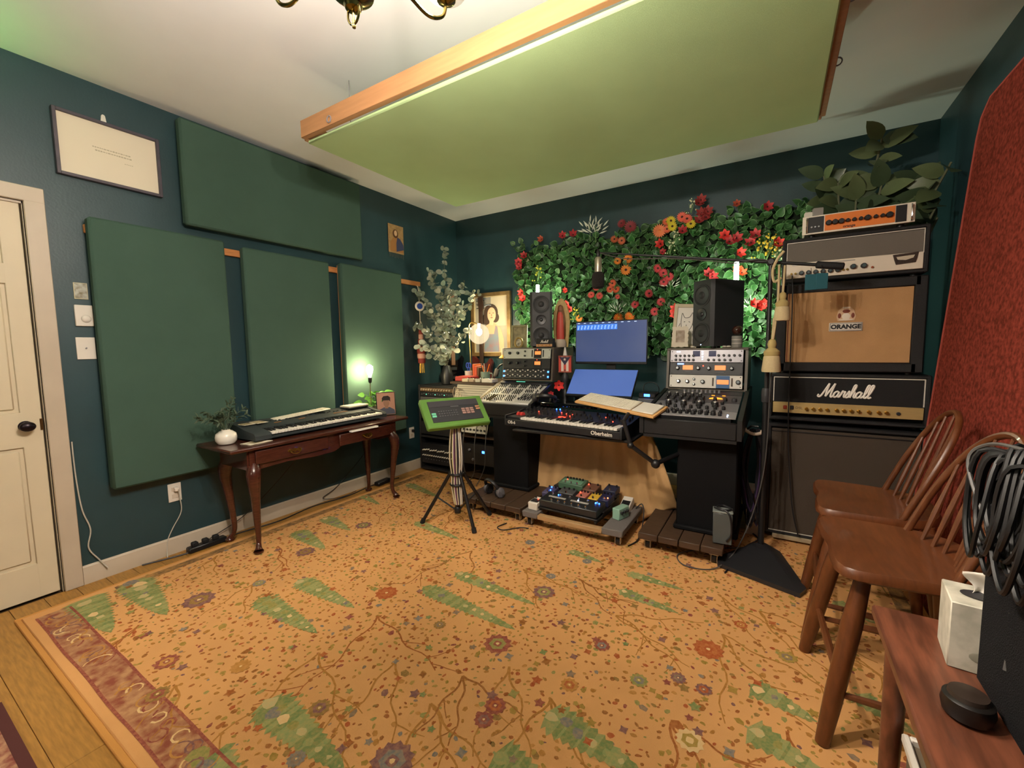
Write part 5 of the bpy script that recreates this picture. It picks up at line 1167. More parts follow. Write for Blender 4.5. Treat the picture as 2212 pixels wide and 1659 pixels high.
t = runit('rack_drawer', 'plain dark grey drawer unit in the corner rack', .70, .08, M('panel_slate', '#4c4a4c', .5)); rectp(t, 'pull', 0, .04, .1, .01, black, d=.012)
t = runit('power_amplifier', 'black power amplifier in the middle of the corner rack', .55, .135, black); rectp(t, 'vent', 0, .08, .34, .05, dgrey); knob(t, -.17, -.005, .03, .013, .016, dgrey)
t = runit('effects_processor', 'plain black effects unit under the power amplifier', .39, .13, m_rk); rectp(t, 'pale_label', -.14, .07, .03, .012, grey)
t = runit('line_mixer', 'black line mixer with two rows of white knobs low in the corner rack', .085, .21, M('panel_black3', '#18181b', .5))
for i in range(12): knob(t, -.19+.033*i, -.005, .14+.004*(i % 3), .007, .03, white)
for i in range(14): knob(t, -.2+.029*i, -.005, .085, .006, .022, white)
for i in range(10): rectp(t, 'print_mark', -.17+.036*i, .045, .012, .005, grey)
# modular cabinet
CX0, CX1, CY_ = .585, 1.045, -.775
mc = T('side_cabinet', 'dark wooden cabinet between the corner rack and the desk', 'cabinet', (0, 0, 0))
for x in (CX0+.01, CX1-.01): b = MB(); b.box((x, CY_+.25, .44), (.02, .5, .85), .003); b.build('side_panel', m_wood, mc)
b = MB(); b.box((CX0+.22-.02, CY_+.235, .938), (CX1-CX0+.06, .53, .022), .003); b.build('top', m_wood, mc)
for z in (.03, .42): b = MB(); b.box(((CX0+CX1)/2, CY_+.25, z), (CX1-CX0-.04, .5, .018)); b.build('shelf', m_wood, mc)
cxm = (CX0+CX1)/2
t = unit('modular_panel', 'pale perforated modular panel under the cluttered shelf', 'audio gear', (cxm+.01, CY_-.065, .805), (-.45, 0, 0), .44, .13, M('panel_offwhite', '#c4bca8', .5), .04)
b = MB()
for i in range(30):
    for j in range(5): b.cyl((-.205+i*.0141, -.004, .022+j*.022), (-.205+i*.0141, -.0065, .022+j*.022), .0038, n=6)
o = b.build('jack_field', black, t); o['kind'] = 'stuff'
for k in range(4):
    b = MB(); b.tube(catmull([(-.2+.02*k, -.006, .08), (-.21+.02*k, -.05, .085-.01*k), (-.20+.03*k, -.06, .02), (-.18+.03*k, -.03, -.04)], 5), .003, 6); b.build('patch_cord', M('cord_pale', '#b8a890', .6), t)
t = unit('synth_module', 'white slanted synth module with black knobs behind the tripod', 'audio gear', (.80, CY_-.055, .47), (-.35, 0, 0), .34, .17, M('panel_offwhite2', '#a9a69a', .5), .05)
for i in range(8):
    for j in range(3): knob(t, -.14+.04*i, -.005, .03+.05*j, .01, .014, black)
t = unit('drum_module', 'dark module with one bright blue light low in the cabinet', 'audio gear', (.82, CY_+.012, .15), (0, 0, 0), .36, .2, m_rk, .25)
rectp(t, 'blue_lamp', .06, .13, .028, .022, ledb); knob(t, -.1, -.005, .14, .012, .016, grey); knob(t, -.06, -.005, .05, .012, .016, grey)
for k, pp_ in enumerate(([(.70, -.80, .55), (.74, -.90, .35), (.80, -.95, .12), (.86, -.93, .03)], [(.85, -.80, .60), (.90, -.93, .4), (.92, -.97, .15), (.84, -.98, .03)], [(.95, -.80, .58), (1.0, -.9, .4), (1.02, -.95, .2), (.96, -1.0, .03)])):
    cable('patch_lead', pp_, .004, M('grey_cable', '#4a4846', .5), ('grey lead hanging left of the blue light', 'grey lead hanging beside the blue light', 'grey lead hanging right of the blue light')[k], group='leads hanging in front of the side cabinet')
# ---------------------------------------------------------------- clutter on the cabinet top
CZ = .9495
t = T('red_box', 'flat red book box on the cluttered cabinet top', 'box', (.62, -.655, CZ), .08)
b = MB(); b.box((0, 0, .022), (.17, .17, .036), .002); b.build('case', M('box_red', '#b8322a', .6), t); b = MB(); b.box((0, .0, .042), (.165, .165, .008), .002); b.build('lid', M('box_red2', '#c8473a', .6), t)
for nm, x, w_, h_, m_, lab in (('cream_pedal', .70, .075, .03, M('pedal_cream', '#cfc0a0', .5), 'cream effect pedal on the cabinet top beside the red box'), ('tan_pedal', .775, .055, .026, M('pedal_tan', '#b09880', .5), 'small tan effect pedal on the cabinet top'), ('silver_pedal', .85, .06, .032, M('pedal_silver', '#9c988e', .4, metal=.3), 'silver effect pedal on the cabinet top'), ('white_pedal', .955, .12, .034, white, 'wide white effect pedal on the cabinet top next to the desk')):
    t = T(nm, lab, 'effect pedal', (x, -.745, CZ), 0); b = MB(); b.box((0, 0, h_/2), (w_, .10, h_), .004); b.build('case', m_, t)
    b = MB(); b.lathe([(.007, 0), (.006, .008)], (0, .0, h_), 10); b.build('footswitch', chrome, t); b = MB(); b.lathe([(.006, 0), (.005, .01)], (w_*.25, .03, h_), 10); b.build('dial', black, t)
t = T('pen_cup', 'white cup holding blue-handled scissors on the cabinet top', 'cup', (.555, -.545, CZ))
b = MB(); b.lathe([(.03, 0), (.036, .004), (.038, .09), (.034, .09), (.033, .01)], n=20); b.build('cup', white, t)
for x, a in ((-.012, .15), (.014, -.1)):
    b = MB(); b.tube([(x, 0, .03), (x+.012*a, 0, .12)], .004, 6); b.tube([(x+.016*math.cos(q), 0, .145+.026*math.sin(q)) for q in np.linspace(0, 2*PI, 14)[:-1]], .005, 6, closed=True); b.build('scissors', M('handle_blue', '#3a56c8', .5), t)
for k, (x, w_, h_, m_, lab) in enumerate(((.628, .022, .16, M('book_orange', '#d8602a', .6), 'tall orange book standing on the cabinet top'), (.655, .03, .14, M('book_red', '#c8502e', .6), 'shorter red-orange book next to the tall orange one'), (.684, .02, .125, M('book_brown', '#6a4a30', .6), 'brown book beside the orange books'))):
    t = T('book', lab, 'book', (x, -.50, CZ), 0, 'books on the cabinet top'); b = MB(); b.box((0, 0, h_/2), (w_, .12, h_), .002); b.build('cover', m_, t); b = MB(); b.box((0, .003, h_/2), (w_-.005, .117, h_+.001)); b.build('pages', cream, t)
t = T('enamel_mug', 'grey-green enamel mug full of pens on the cabinet top', 'mug', (.80, -.595, CZ))
b = MB(); b.lathe([(.04, 0), (.045, .005), (.047, .088), (.043, .088), (.042, .01)], n=24); b.build('mug', M('enamel', '#7f9484', .35), t)
b = MB(); b.tube(catmull([(.045, -.0, .07), (.078, 0, .072), (.085, 0, .045), (.07, 0, .02), (.046, 0, .018)], 5), .005, 8); b.build('handle', M('enamel', '#7f9484', .35), t)
rr = random.Random(6)
for k in range(7):
    b = MB(); a = rr.uniform(0, 6.3); b.tube([(0, 0, .03), (.05*math.cos(a), .04*math.sin(a), .13+rr.uniform(0, .05))], .0035, 6); b.build('pen', (white, black, M('pen_orange', '#e0701c', .5, emit=.3), grey)[k % 4], t)
headphones('black headphones with pale pads perched beside the left rack', (.975, -.56, CZ+.02), (.25, .3, .6), 1, black, M('cup_grey', '#8a8478', .5))
t = T('hat_figurine', 'small candle figure with a yellow hat brim beside the left rack', 'figurine', (.93, -.44, CZ))
b = MB(); b.lathe([(.03, 0), (.032, .02), (.02, .06), (.022, .2), (.028, .215)], n=16); b.build('stem', M('figure_brown', '#3a2a20', .6), t)
b = MB(); b.lathe([(.055, .215), (.06, .222), (.036, .245), (.034, .25)], n=20); b.build('brim', M('hat_yellow', '#e0a818', .5), t); b = MB(); b.lathe([(.034, .25), (.032, .31), (.03, .315)], n=18); b.build('crown', cream, t)
# globe lamp
gl_ = T('globe_lamp', 'brass globe lamp glowing in front of the portrait painting', 'lamp', (.50, -.43, CZ))
b = MB(); b.lathe([(.05, 0), (.05, .012), (.008, .02)], n=20); b.tube(catmull([(0, 0, .015), (-.005, 0, .25), (-.015, 0, .5), (0, 0, .575), (.06, 0, .58), (.10, 0, .56)], 6), .006, 8); b.build('stem', M('lamp_brass', '#c0a060', .3, metal=.9), gl_)
gm = bpy.data.materials.new('globe_glass'); gm.use_nodes = True; nt = gm.node_tree; nt.nodes.remove(nt.nodes['Principled BSDF'])
tr_ = nt.nodes.new('ShaderNodeBsdfTransparent'); em_ = nt.nodes.new('ShaderNodeEmission'); em_.inputs[0].default_value = (1, .82, .5, 1); em_.inputs[1].default_value = .9; mx_ = nt.nodes.new('ShaderNodeMixShader'); mx_.inputs[0].default_value = .38
nt.links.new(tr_.outputs[0], mx_.inputs[1]); nt.links.new(em_.outputs[0], mx_.inputs[2]); nt.links.new(mx_.outputs[0], nt.nodes['Material Output'].inputs[0])
b = MB(); b.ball((.115, 0, .465), .105, 28); b.build('globe', gm, gl_)
b = MB(); b.ball((.115, 0, .485), .032, 14, (1, 1, 1.2)); b.lathe([(.012, .515), (.012, .57)], (.115, 0, 0), 10); b.build('bulb', M('globe_bulb', '#ffe4b0', .3, emit=GLOBE_E), gl_)
# ---------------------------------------------------------------- portrait painting
pt = T('portrait_painting', 'gold-framed painted portrait of a dark-haired woman in a blue dress', 'painting', (.485, -.004, 1.175))
m_gf = M('gilt_frame', '#8a7048', .45, metal=.4, var=.3, vscale=20); rect_frame(.53, .71, .042, .035).build('frame', m_gf, pt); 
b = rect_frame(.455, .635, .012, .028); b.v = [(x, y, z+.0375) for x, y, z in b.v]; b.build('inner_slip', M('slip_pale', '#b8a888', .5), pt)
b = MB(); b.box((0, -.008, .355), (.45, .006, .63)); b.build('canvas', M('canvas_grey', '#a9a290', .7, vscale=2, col2='#7c7e82'), pt)
b = MB(); b.box((.1, -.0118, .5), (.2, .0012, .32)); b.build('painted_wall', M('paint_cream', '#bdb39e', .7), pt)
b = MB(); b.front([(-.14, .045), (.17, .045), (.165, .2), (.13, .31), (.05, .37), (.0, .38), (-.06, .35), (-.12, .28)], -.0145, -.0125); b.build('painted_shoulders', M('paint_skin', '#cfa283', .7), pt)
b = MB(); b.front([(-.1, .045), (.11, .045), (.10, .2), (.085, .33), (.06, .345), (.04, .25), (-.03, .25), (-.05, .33), (-.085, .3)], -.0165, -.0147); b.build('painted_dress', M('paint_blue', '#6c8496', .7, vscale=12, col2='#8a7078'), pt)
b = MB(); b.ball((.0, -.0155, .485), .1, 20, (.95, .03, 1.0)); b.ball((-.06, -.0155, .42), .06, 14, (1, .04, 1.1)); b.ball((.06, -.0155, .43), .05, 14, (1, .04, 1.1)); b.build('painted_hair', M('paint_hair', '#3f3028', .7), pt)
b = MB(); b.ball((.012, -.0185, .465), .062, 20, (.92, .03, 1.3)); b.box((.01, -.0185, .385), (.055, .002, .07)); b.build('painted_face', M('paint_skin2', '#dab294', .7), pt)
b = MB()
for x in (-.012, .036): b.ball((x, -.0208, .482), .009, 8, (1.2, .1, .5))
b.ball((.014, -.0208, .43), .014, 8, (1.2, .08, .35)); b.box((.014, -.0208, .458), (.006, .001, .026)); o = b.build('painted_features', M('paint_dark', '#7a4a40', .7), pt); o['kind'] = 'stuff'
b = MB(); b.tube([(-.03+.105*math.cos(a), -.019, .475+.1*math.sin(a)) for a in np.linspace(1.2, 2.6, 10)], .006, 6); b.build('painted_headband', M('paint_band', '#8f9aa6', .6), pt)
# ---------------------------------------------------------------- eucalyptus
m_eu = M('eucalyptus_leaf', '#8a9684', .55, var=.2, vscale=10); m_eu2 = M('eucalyptus_pale', '#b4baa8', .55, var=.15, vscale=10)
eu = T('eucalyptus', 'tall spray of round grey eucalyptus leaves in a black vase on the corner rack', 'plant', (.30, -.58, .8935))
b = MB(); b.lathe([(.05, 0), (.06, .01), (.066, .09), (.045, .17), (.034, .2), (.03, .19)], n=22); b.build('vase', M('vase_black', '#1e2022', .4), eu)
def round_leaf(r):
    b = MB(); n_ = 9; vs = [(0, r, -.1*r)]+[(r*math.cos(a)*.9, r+r*math.sin(a), .12*r*math.cos(2*a)) for a in [2*PI*k/n_ for k in range(n_)]]
    b.v = vs; b.f = [(0, 1+k, 1+(k+1) % n_) for k in range(n_)]; b.m = [0]*n_; return b
rl = [round_leaf(.026).mesh('leaf', [m_eu]), round_leaf(.026).mesh('leaf', [m_eu2])]
rr = random.Random(42); lights_b = MB(); nl = 0
ends = [(-.17, -.20, .95), (.02, -.02, 1.36), (-.08, -.1, 1.15), (.17, .1, 1.0), (.26, .18, .92), (.12, .1, .72), (-.19, -.22, .62), (.05, -.1, .62), (.22, .12, .55), (-.12, -.1, .78), (.1, -.02, .95), (-.15, -.22, .42), (.10, -.14, .38), (.0, .05, .85)]
for e in ends:
    e = Vector(e); st = catmull([(0, 0, .15), (e.x*.15, e.y*.15, .15+(e.z-.15)*.45), (e.x*.6, e.y*.6, .15+(e.z-.15)*.8), tuple(e)], 7)
    b = MB(); b.tube(st, [.004, .0015], 5); b.build('stem', M('euc_stem', '#6b6a52', .7), eu)
    for i in range(7, len(st)):
        for s_ in (-1, 0, 1):
            if rr.random() < .2: continue
            d = Vector((rr.uniform(-1, 1), rr.uniform(-1, .4), rr.uniform(-.7, .9))); p = st[i]+Vector((rr.uniform(-.03, .03), rr.uniform(-.03, .03), rr.uniform(-.03, .03)))
            if p.x+.3 < .09 or (p.x+.3 < .13 and p.y-.58 < -.88): continue
            inst('leaf', rl[rr.random() < .45], eu, Matrix.Translation(p) @ face_dir(d, (.45+rr.uniform(-.5, .5), -.75, .5)).to_4x4() @ Matrix.Scale(rr.uniform(.75, 1.4), 4)); nl += 1
        if rr.random() < .16: lights_b.ball(tuple(st[i]+Vector((.012, -.012, .01))), .0035, 6)
o = lights_b.build('fairy_lights', M('fairy', '#fff0d0', .4, emit=4), eu); o['kind'] = 'stuff'
# hanging ornament on the batten
hg = T('hanging_ornament', 'banded red ornament with blue disc and gold fringe hanging from the batten', 'ornament', (.055, -.70, 1.02))
b = MB(); b.tube(catmull([(-.03, .0, .9), (-.01, 0, .88), (0, 0, .75), (.005, 0, .4)], 5), .004, 6); b.build('cord', cream, hg)
b = MB(); b.lathe([(.0, -.006), (.045, -.004), (.05, 0), (.045, .004), (.0, .006)], (.004, 0, .69), 22, RY(PI/2) @ RX(.5)); b.build('disc', white, hg); b = MB(); b.lathe([(.0, -.009), (.03, -.008), (.032, 0), (.03, .008), (.0, .009)], (.004, 0, .69), 18, RY(PI/2) @ RX(.5)); b.build('disc_centre', M('enamel_blue', '#2a4a9a', .4), hg)
mred = M('band_red', '#7a2a22', .7); mpk = M('band_pale', '#b58a78', .7)
for k in range(7): b = MB(); z = .10+.05*k; r_ = .034+.012*math.sin(k*.7+.4); b.lathe([(r_*.9, 0), (r_, .012), (r_, .038), (r_*.9, .05)], (.01, 0, z), 16); b.build('band', mred if k % 2 == 0 else mpk, hg)
b = MB()
for k in range(9): a = 2*PI*k/9; b.tube([(.01+.02*math.cos(a), .02*math.sin(a), .1), (.01+.026*math.cos(a), .026*math.sin(a), .0)], .003, 5)
o = b.build('fringe', gold, hg); o['kind'] = 'stuff'
# guitars hung in the corner
def guitar(lab, loc, rot, mb_, neckm):
    t = T('electric_guitar', lab, 'guitar', loc, rot=rot)
    out = [(0, 0), (.1, .01), (.15, .07), (.155, .15), (.115, .21), (.12, .27), (.135, .33), (.105, .37), (.075, .33), (.03, .31), (-.03, .31), (-.07, .36), (-.12, .40), (-.135, .34), (-.11, .25), (-.12, .2), (-.155, .14), (-.14, .06), (-.09, .01)]
    b = MB(); b.front([(q.x, q.y) for q in catmull([(x, z, 0) for x, z in out], 3, closed=True)], -.042, 0); b.build('body', mb_, t)
    b = MB(); b.box((0, -.045, .58), (.048, .02, .64), .004); b.build('neck', neckm, t)
    b = MB(); b.front([(-.025, .9), (.025, .9), (.04, .95), (.03, 1.06), (-.035, 1.05)], -.05, -.034); b.build('headstock', neckm, t)
    for k in range(6): b = MB(); b.cyl((.035 if k % 2 else -.035, -.042, .93+.04*(k//2)), (.055 if k % 2 else -.055, -.042, .93+.04*(k//2)), .006, n=8); b.build('tuner', chrome, t)
    for z in (.12, .22): b = MB(); b.box((0, -.047, z), (.085, .012, .035), .003); b.build('pickup', black, t)
guitar('black electric guitar hung in the corner behind the eucalyptus', (.07, -.22, .82), (0, 0, math.radians(62)), gloss, M('neck_maple', '#6a4a32', .5))
guitar('dark red electric guitar hung on the back wall near the corner', (.40, -.05, .78), (0, 0, 0), M('guitar_red', '#4a1a18', .3, coat=.5), M('neck_dark', '#33231c', .5))
# ---------------------------------------------------------------- on top of the hutches
RT1, RT2 = 1.2685, 1.2485
t = T('gilt_frame', 'greenish antique photo frame leaning left of the left studio monitor', 'picture', (1.115, -.47, RT1), rot=(-.12, 0, .15))
rect_frame(.165, .215, .02, .014).build('frame', M('frame_olive', '#8c8560', .5, var=.3, vscale=25), t); b = MB(); b.box((0, -.003, .107), (.14, .004, .19)); b.build('picture', M('sepia', '#9a9270', .7, vscale=22, col2='#6a6248'), t)
t = T('oval_frame', 'small oval gold frame leaning before the antique frame', 'picture', (1.165, -.565, RT1), rot=(-.2, 0, .3))
b = MB(); b.tube([(.035*math.cos(a), -.004, .047+.045*math.sin(a)) for a in np.linspace(0, 2*PI, 25)[:-1]], .009, 8, closed=True); b.build('frame', M('oval_gold', '#a08850', .4, metal=.6), t); b = MB(); b.ball((0, -.002, .047), .036, 16, (1, .06, 1.25)); b.build('picture', M('oval_pic', '#c8bea0', .6, vscale=40, col2='#4a4438'), t)
t = T('mini_amp', 'tiny black toy amp with white script and tan panel on the left rack', 'ornament', (1.505, -.70, RT1+.001), .03)
b = MB(); b.box((0, .024, .038), (.165, .046, .076), .004); b.build('case', tolex, t); b = MB(); b.box((0, -.002, .016), (.152, .006, .022), .001); b.build('control_panel', M('mini_tan', '#b0845c', .5), t)
for k in range(4): knob(t, -.055+.036*k, -.005, .016, .005, .006, gold)
b = MB(); script(b, 0, -.0032, .05, .022); b.build('script_name', white, t); b = MB(); b.box((0, -.0005, .05), (.155, .003, .04)); b.build('front_cloth', black, t)
b = MB()
st_ = T('devotional_statue', 'arched golden statue niche with a red-robed figure beside the left monitor', 'statue', (1.565, -.48, RT1), .18)
arch = [(.076*math.copysign(abs(math.cos(a))**1.25, math.cos(a))*(1+.05*(k % 2)), .2+.235*math.sin(a)) for k, a in enumerate(np.linspace(0, PI, 21))]
b = MB(); b.front([(.06, 0)]+arch+[(-.06, 0)], -.005, .02); b.build('halo', M('halo_gold', '#c8a868', .5, var=.2, vscale=30), st_)
b = MB(); b.lathe([(.05, 0), (.055, .02), (.05, .05), (.038, .07)], (0, -.03, 0), 18); b.build('base', M('statue_cloud', '#c4b4a0', .6), st_)
b = MB(); b.lathe([(.036, .06), (.044, .1), (.043, .22), (.035, .30), (.024, .34), (.02, .345)], (0, -.022, 0), 18, Matrix.Diagonal((1, .6, 1))); b.build('cloak', M('statue_brown', '#7a4a2a', .5), st_)
b = MB(); b.lathe([(.034, .06), (.036, .1), (.033, .2), (.026, .28), (.016, .31)], (0, -.035, 0), 16, Matrix.Diagonal((1, .6, 1))); b.build('robe', M('statue_red', '#c84a3c', .5), st_)
b = MB(); b.ball((0, -.038, .335), .017, 12, (.9, .9, 1.2)); b.build('head', M('statue_skin', '#c09070', .6), st_)
b = MB(); b.lathe([(.022, .32), (.026, .34), (.02, .365), (.004, .375)], (0, -.03, 0), 14); b.build('hood', M('statue_brown', '#7a4a2a', .5), st_)
t = T('prayer_card', 'small white card leaning between the left monitor and the statue', 'card', (1.517, -.42, RT1), rot=(-.15, 0, .3)); b = MB(); b.box((0, 0, .06), (.07, .003, .12)); b.build('card', white, t); b = MB(); b.box((0, -.002, .075), (.04, .001, .05)); b.build('picture', M('card_pink', '#c09a94', .6), t)
t = T('dog_drawing', 'cream framed line drawing of a husky beside the right monitor', 'picture', (2.615, -.50, RT2), rot=(-.14, .06, .12))
rect_frame(.19, .34, .026, .014).build('frame', M('frame_cream', '#c0b294', .5), t); b = MB(); b.box((0, -.003, .17), (.15, .004, .30)); b.build('paper', white, t)
b = MB()
for s in ([(-.04, .2), (-.035, .27), (-.015, .235), (.02, .24), (.04, .275), (.045, .2), (.03, .15), (.0, .13), (-.03, .15), (-.04, .2)], [(-.02, .2), (-.01, .205)], [(.015, .205), (.026, .2)], [(-.008, .165), (.0, .158), (.008, .165)], [(0, .18), (0, .165)], [(-.045, .19), (-.06, .14), (-.05, .1)], [(.045, .19), (.055, .14), (.05, .1)]): b.tube(catmull([(x, -.006, z) for x, z in s], 4), .002, 5)
o = b.build('ink_lines', M('ink_grey', '#4a4844', .8), t); o['kind'] = 'stuff'
t = T('ornate_frame', 'white scalloped photo frame at the left front of the right rack', 'picture', (2.605, -.615, RT2+.002), rot=(-.17, 0, .1))
b = MB(); sc_ = []
for k in range(48):
    a = 2*PI*k/48; c_, s_ = math.cos(a), math.sin(a); m_ = max(abs(c_)/.056, abs(s_)/.078); r_ = 1/m_+.004*math.sin(k*PI/2); sc_.append((r_*c_, .082+r_*s_))
b.front(sc_, -.012, 0); b.build('frame', M('frame_plaster', '#d2c8b4', .6, bump=.3, bscale=60), t); b = MB(); b.box((0, -.0125, .085), (.062, .003, .09)); b.build('picture', M('sepia2', '#8c7c6a', .7, vscale=30, col2='#b8a898'), t)
t = T('grey_tin', 'grey striped tin with a dark amber glass globe on the right rack', 'ornament', (2.985, -.635, RT2))
b = MB(); b.lathe([(.033, 0), (.034, .002), (.034, .078), (.03, .082)], n=24); b.build('tin', M('tin_grey', '#8c8a84', .5), t)
for z in (.03, .055): b = MB(); b.lathe([(.0343, z-.002), (.0343, z+.002)], n=24); b.build('stripe', white, t)
b = MB(); b.ball((0, 0, .12), .034, 18); b.build('glass_globe', M('amber_glass', '#3a1e14', .08, coat=1), t)
for k, (x, y, lab) in enumerate(((2.70, -.655, 'pale pebble left of the right monitor base'), (2.91, -.655, 'pale pebble right of the right monitor base'), (2.935, -.65, 'second pale pebble beside the grey tin'))):
    b = MB(); b.ball((0, 0, .008), .013, 10, (1.3, 1, .6)); o = b.build('pebble', M('pebble_pale', '#cfc8b8', .6), loc=(x, y, RT2)); tag(o, lab, 'pebble', 'pebbles on the right rack')
fl('lily', 'red', RED, dkc, 1207, 832, 'red silk flower lying on the glossy desk edge by the mixer', 1.0, -.92)
fl('lily', 'crimson', CRIM, dkc, 1190, 851, 'small crimson silk flower beside the red one on the desk', .6, -.97)
# ================================================================ tripod stand with drum machine
ts = T('tripod_stand', 'black tripod stand holding the green drum machine', 'stand', (1.33, -1.72, RUGTOP))
b = MB(); b.cyl((0, 0, .09), (0, 0, .77), .017, n=14); b.build('pole', black, ts)
b = MB(); b.lathe([(.025, .40), (.027, .41), (.027, .45), (.02, .46)], n=14); b.build('collar', black, ts); b = MB(); b.lathe([(.022, .09), (.024, .1), (.024, .13), (.02, .135)], n=14); b.build('lower_hub', black, ts)
for fx, fy in ((1.085-1.33, -1.82+1.72), (1.505-1.33, -1.765+1.72), (1.42-1.33, -1.46+1.72)):
    d = Vector((fx, fy, 0)); b = MB(); b.tube([d.normalized()*.022+Vector((0, 0, .42)), d+Vector((0, 0, .012))], .0125, 10); lg = b.build('leg', black, ts)
    b = MB(); b.tube([d*.97+Vector((0, 0, .03)), d*1.02+Vector((0, 0, .0))], .017, 10); b.build('rubber_foot', blackm, lg)
    b = MB(); b.tube([Vector((0, 0, .115))+d.normalized()*.02, d*.55+Vector((0, 0, .195))], .006, 8); b.build('brace', black, ts)
b = MB(); b.box((0, 0, .0), (.16, .16, .012), .003); o = b.build('mounting_plate', black, ts); o.matrix_local = TR(.0, .0, .775) @ RZ(math.radians(62)).to_4x4() @ RX(math.radians(44)).to_4x4()
m_lime = M('lime_case', '#64913f', .55)
DR = (1.345, -1.73, .832)
dm = T('drum_machine', 'lime green bordered drum machine tilted on the tripod stand', 'drum machine', DR, rot=(math.radians(-42), 0, math.radians(30)))
dm.rotation_mode = 'XYZ'; dm.matrix_world = Matrix.Translation(DR) @ RZ(math.radians(62)).to_4x4() @ RX(math.radians(-46)).to_4x4()
b = MB(); b.box((0, .02, .01), (.46, .045, .25), .008); b.build('case', m_lime, dm)
b = MB(); b.box((0, .045, .01), (.43, .012, .22), .004); b.build('underside', dgrey, dm)
b = MB(); b.box((.0, -.004, .012), (.37, .006, .178), .001); b.build('control_panel', M('panel_slategrey', '#38383c', .5), dm)
b = MB(); b.box((.0, -.0075, .075), (.37, .003, .05)); b.build('upper_strip', M('panel_slate2', '#454248', .5), dm)
for i in range(3):
    for j in range(3): b = MB(); b.box((.055+.032*i, -.0085, -.02+.018*j), (.026, .006, .014), .001); b.build('pad', M('pad_pink', '#b08a80', .5), dm)
for j in range(2): b = MB(); b.box((-.165, -.0085, -.028+.02*j), (.03, .005, .015), .001); b.build('green_key', M('key_mint', '#74c8a0', .5, emit=.15), dm); b = MB(); b.box((.168, -.0085, .008+.02*j), (.03, .005, .013), .001); b.build('orange_key', M('key_orange', '#c89068', .5), dm)
b = MB()
for i in range(8):
    for j in range(3): b.box((-.125+.018*i, -.0082, -.03+.02*j), (.010, .003, .005))
b.box((.0, -.0082, .045), (.06, .002, .006)); o = b.build('panel_marks', M('mark_grey', '#77767a', .5), dm); o['kind'] = 'stuff'
cs = T('cable_snake', 'bundle of pale and coloured cables tied down the tripod pole', 'cable', (1.33, -1.72, RUGTOP)); rr = random.Random(9)
ccol = [M('snake_pale', '#c8bca0', .5), M('snake_yellow', '#a89848', .5), M('snake_purple', '#6a3a58', .5), M('snake_white', '#cfc8bc', .5), M('snake_black', '#222226', .5)]
for k in range(13):
    a = -2.6+k*.24; d = Vector((math.cos(a), math.sin(a), 0)); o_ = rr.uniform(.026, .04)
    b = MB(); b.tube(catmull([d*.03+Vector((0, 0, .73)), d*(o_+.01)+Vector((0, 0, .62)), d*(o_+.016)+Vector((0, 0, .48)), d*(o_+.004)+Vector((0, 0, .37)), d*(o_+.006)+Vector((0, 0, .28)), d*.03+Vector((.01, 0, .16))], 5), .0043, 6); b.build('strand', ccol[(0, 3, 4, 0, 1, 3, 2, 0, 4, 3, 0, 3, 4)[k]], cs)
for z in (.30, .375): b = MB(); b.lathe([(.05, z-.007), (.053, z), (.05, z+.007)], n=18); b.build('cable_tie', black, cs)
# ================================================================ cloth, pedalboard
m_cloth = M('brown_velvet', '#c9a06c', .8, var=.15, vscale=6, bump=.1, bscale=60)
cl_ = T('brown_drape', 'brown cloth draped under the desk behind the pedalboard', 'cloth', (0, 0, RUGTOP))
def drape(u, v):
    xt, xb = 1.60+(2.46-1.60)*u, 1.49+(2.68-1.49)*u; x = xt+(xb-xt)*v**.8
    bulge = max(0, u-.75)*1.1*math.sin(PI*min(1, v*1.0))
    y = -.93+.04*abs(math.sin(u*11+v*.8))**.6*(.5+.7*v)-.02+.014*math.sin(u*43+1+v*2)-.10*v*v-bulge*.55
    z = .655*(1-v)+.02*v+.02*math.sin(u*15)*(v**3)+(.10*max(0, u-.8)/.2*v*v)
    return (x+bulge*.16, y, z)
b = MB(); b.grid(drape, 70, 26); o = b.build('cloth_sheet', m_cloth, cl_); md = o.modifiers.new('thickness', 'SOLIDIFY'); md.thickness = .004
b = MB(); b.cyl((1.58, -.93, .662), (2.49, -.93, .662), .006, n=8); b.build('hanging_rod', black, cl_)
m_carp = M('grey_carpet', '#6a6460', .95, bump=.5, bscale=300)
fd = T('furniture_dolly', 'wooden furniture dolly with grey carpeted ends under the pedalboard', 'dolly', (0, 0, RUGTOP))
for x0, x1 in ((1.735, 1.855), (2.315, 2.45)): b = MB(); b.box(((x0+x1)/2, -1.27, .092), (x1-x0, .48, .045), .006); b.build('carpeted_end', m_carp, fd)
for y in (-1.485, -1.055): b = MB(); b.box((2.085, y, .085), (.462, .045, .03), .003); b.build('rail', M('rail_ply', '#b08c60', .6, var=.2, vscale=10, stretch=(2, 20, 20)), fd)
for x in (1.775, 2.41):
    for y in (-1.46, -1.08): caster(fd, x, y, .069)
PB = RUGTOP+.1155
pb = T('pedalboard', 'black slatted pedalboard sitting on the furniture dolly', 'pedalboard', (2.04, -1.27, PB), math.radians(-3))
for k, y in enumerate((-.16, -.05, .06, .17)): b = MB(); b.box((0, y, .022+.018*k), (.50, .085, .012), .003); b.build('slat', black, pb)
for x in (-.235, .235): b = MB(); b.T = TR(x, 0, 0) @ Matrix(((0, 0, 1, 0), (1, 0, 0, 0), (0, 1, 0, 0), (0, 0, 0, 1))); b.prism([(-.2, 0), (.21, 0), (.21, .066), (-.2, .014)], -.008, .008); b.build('side_rail', black, pb)
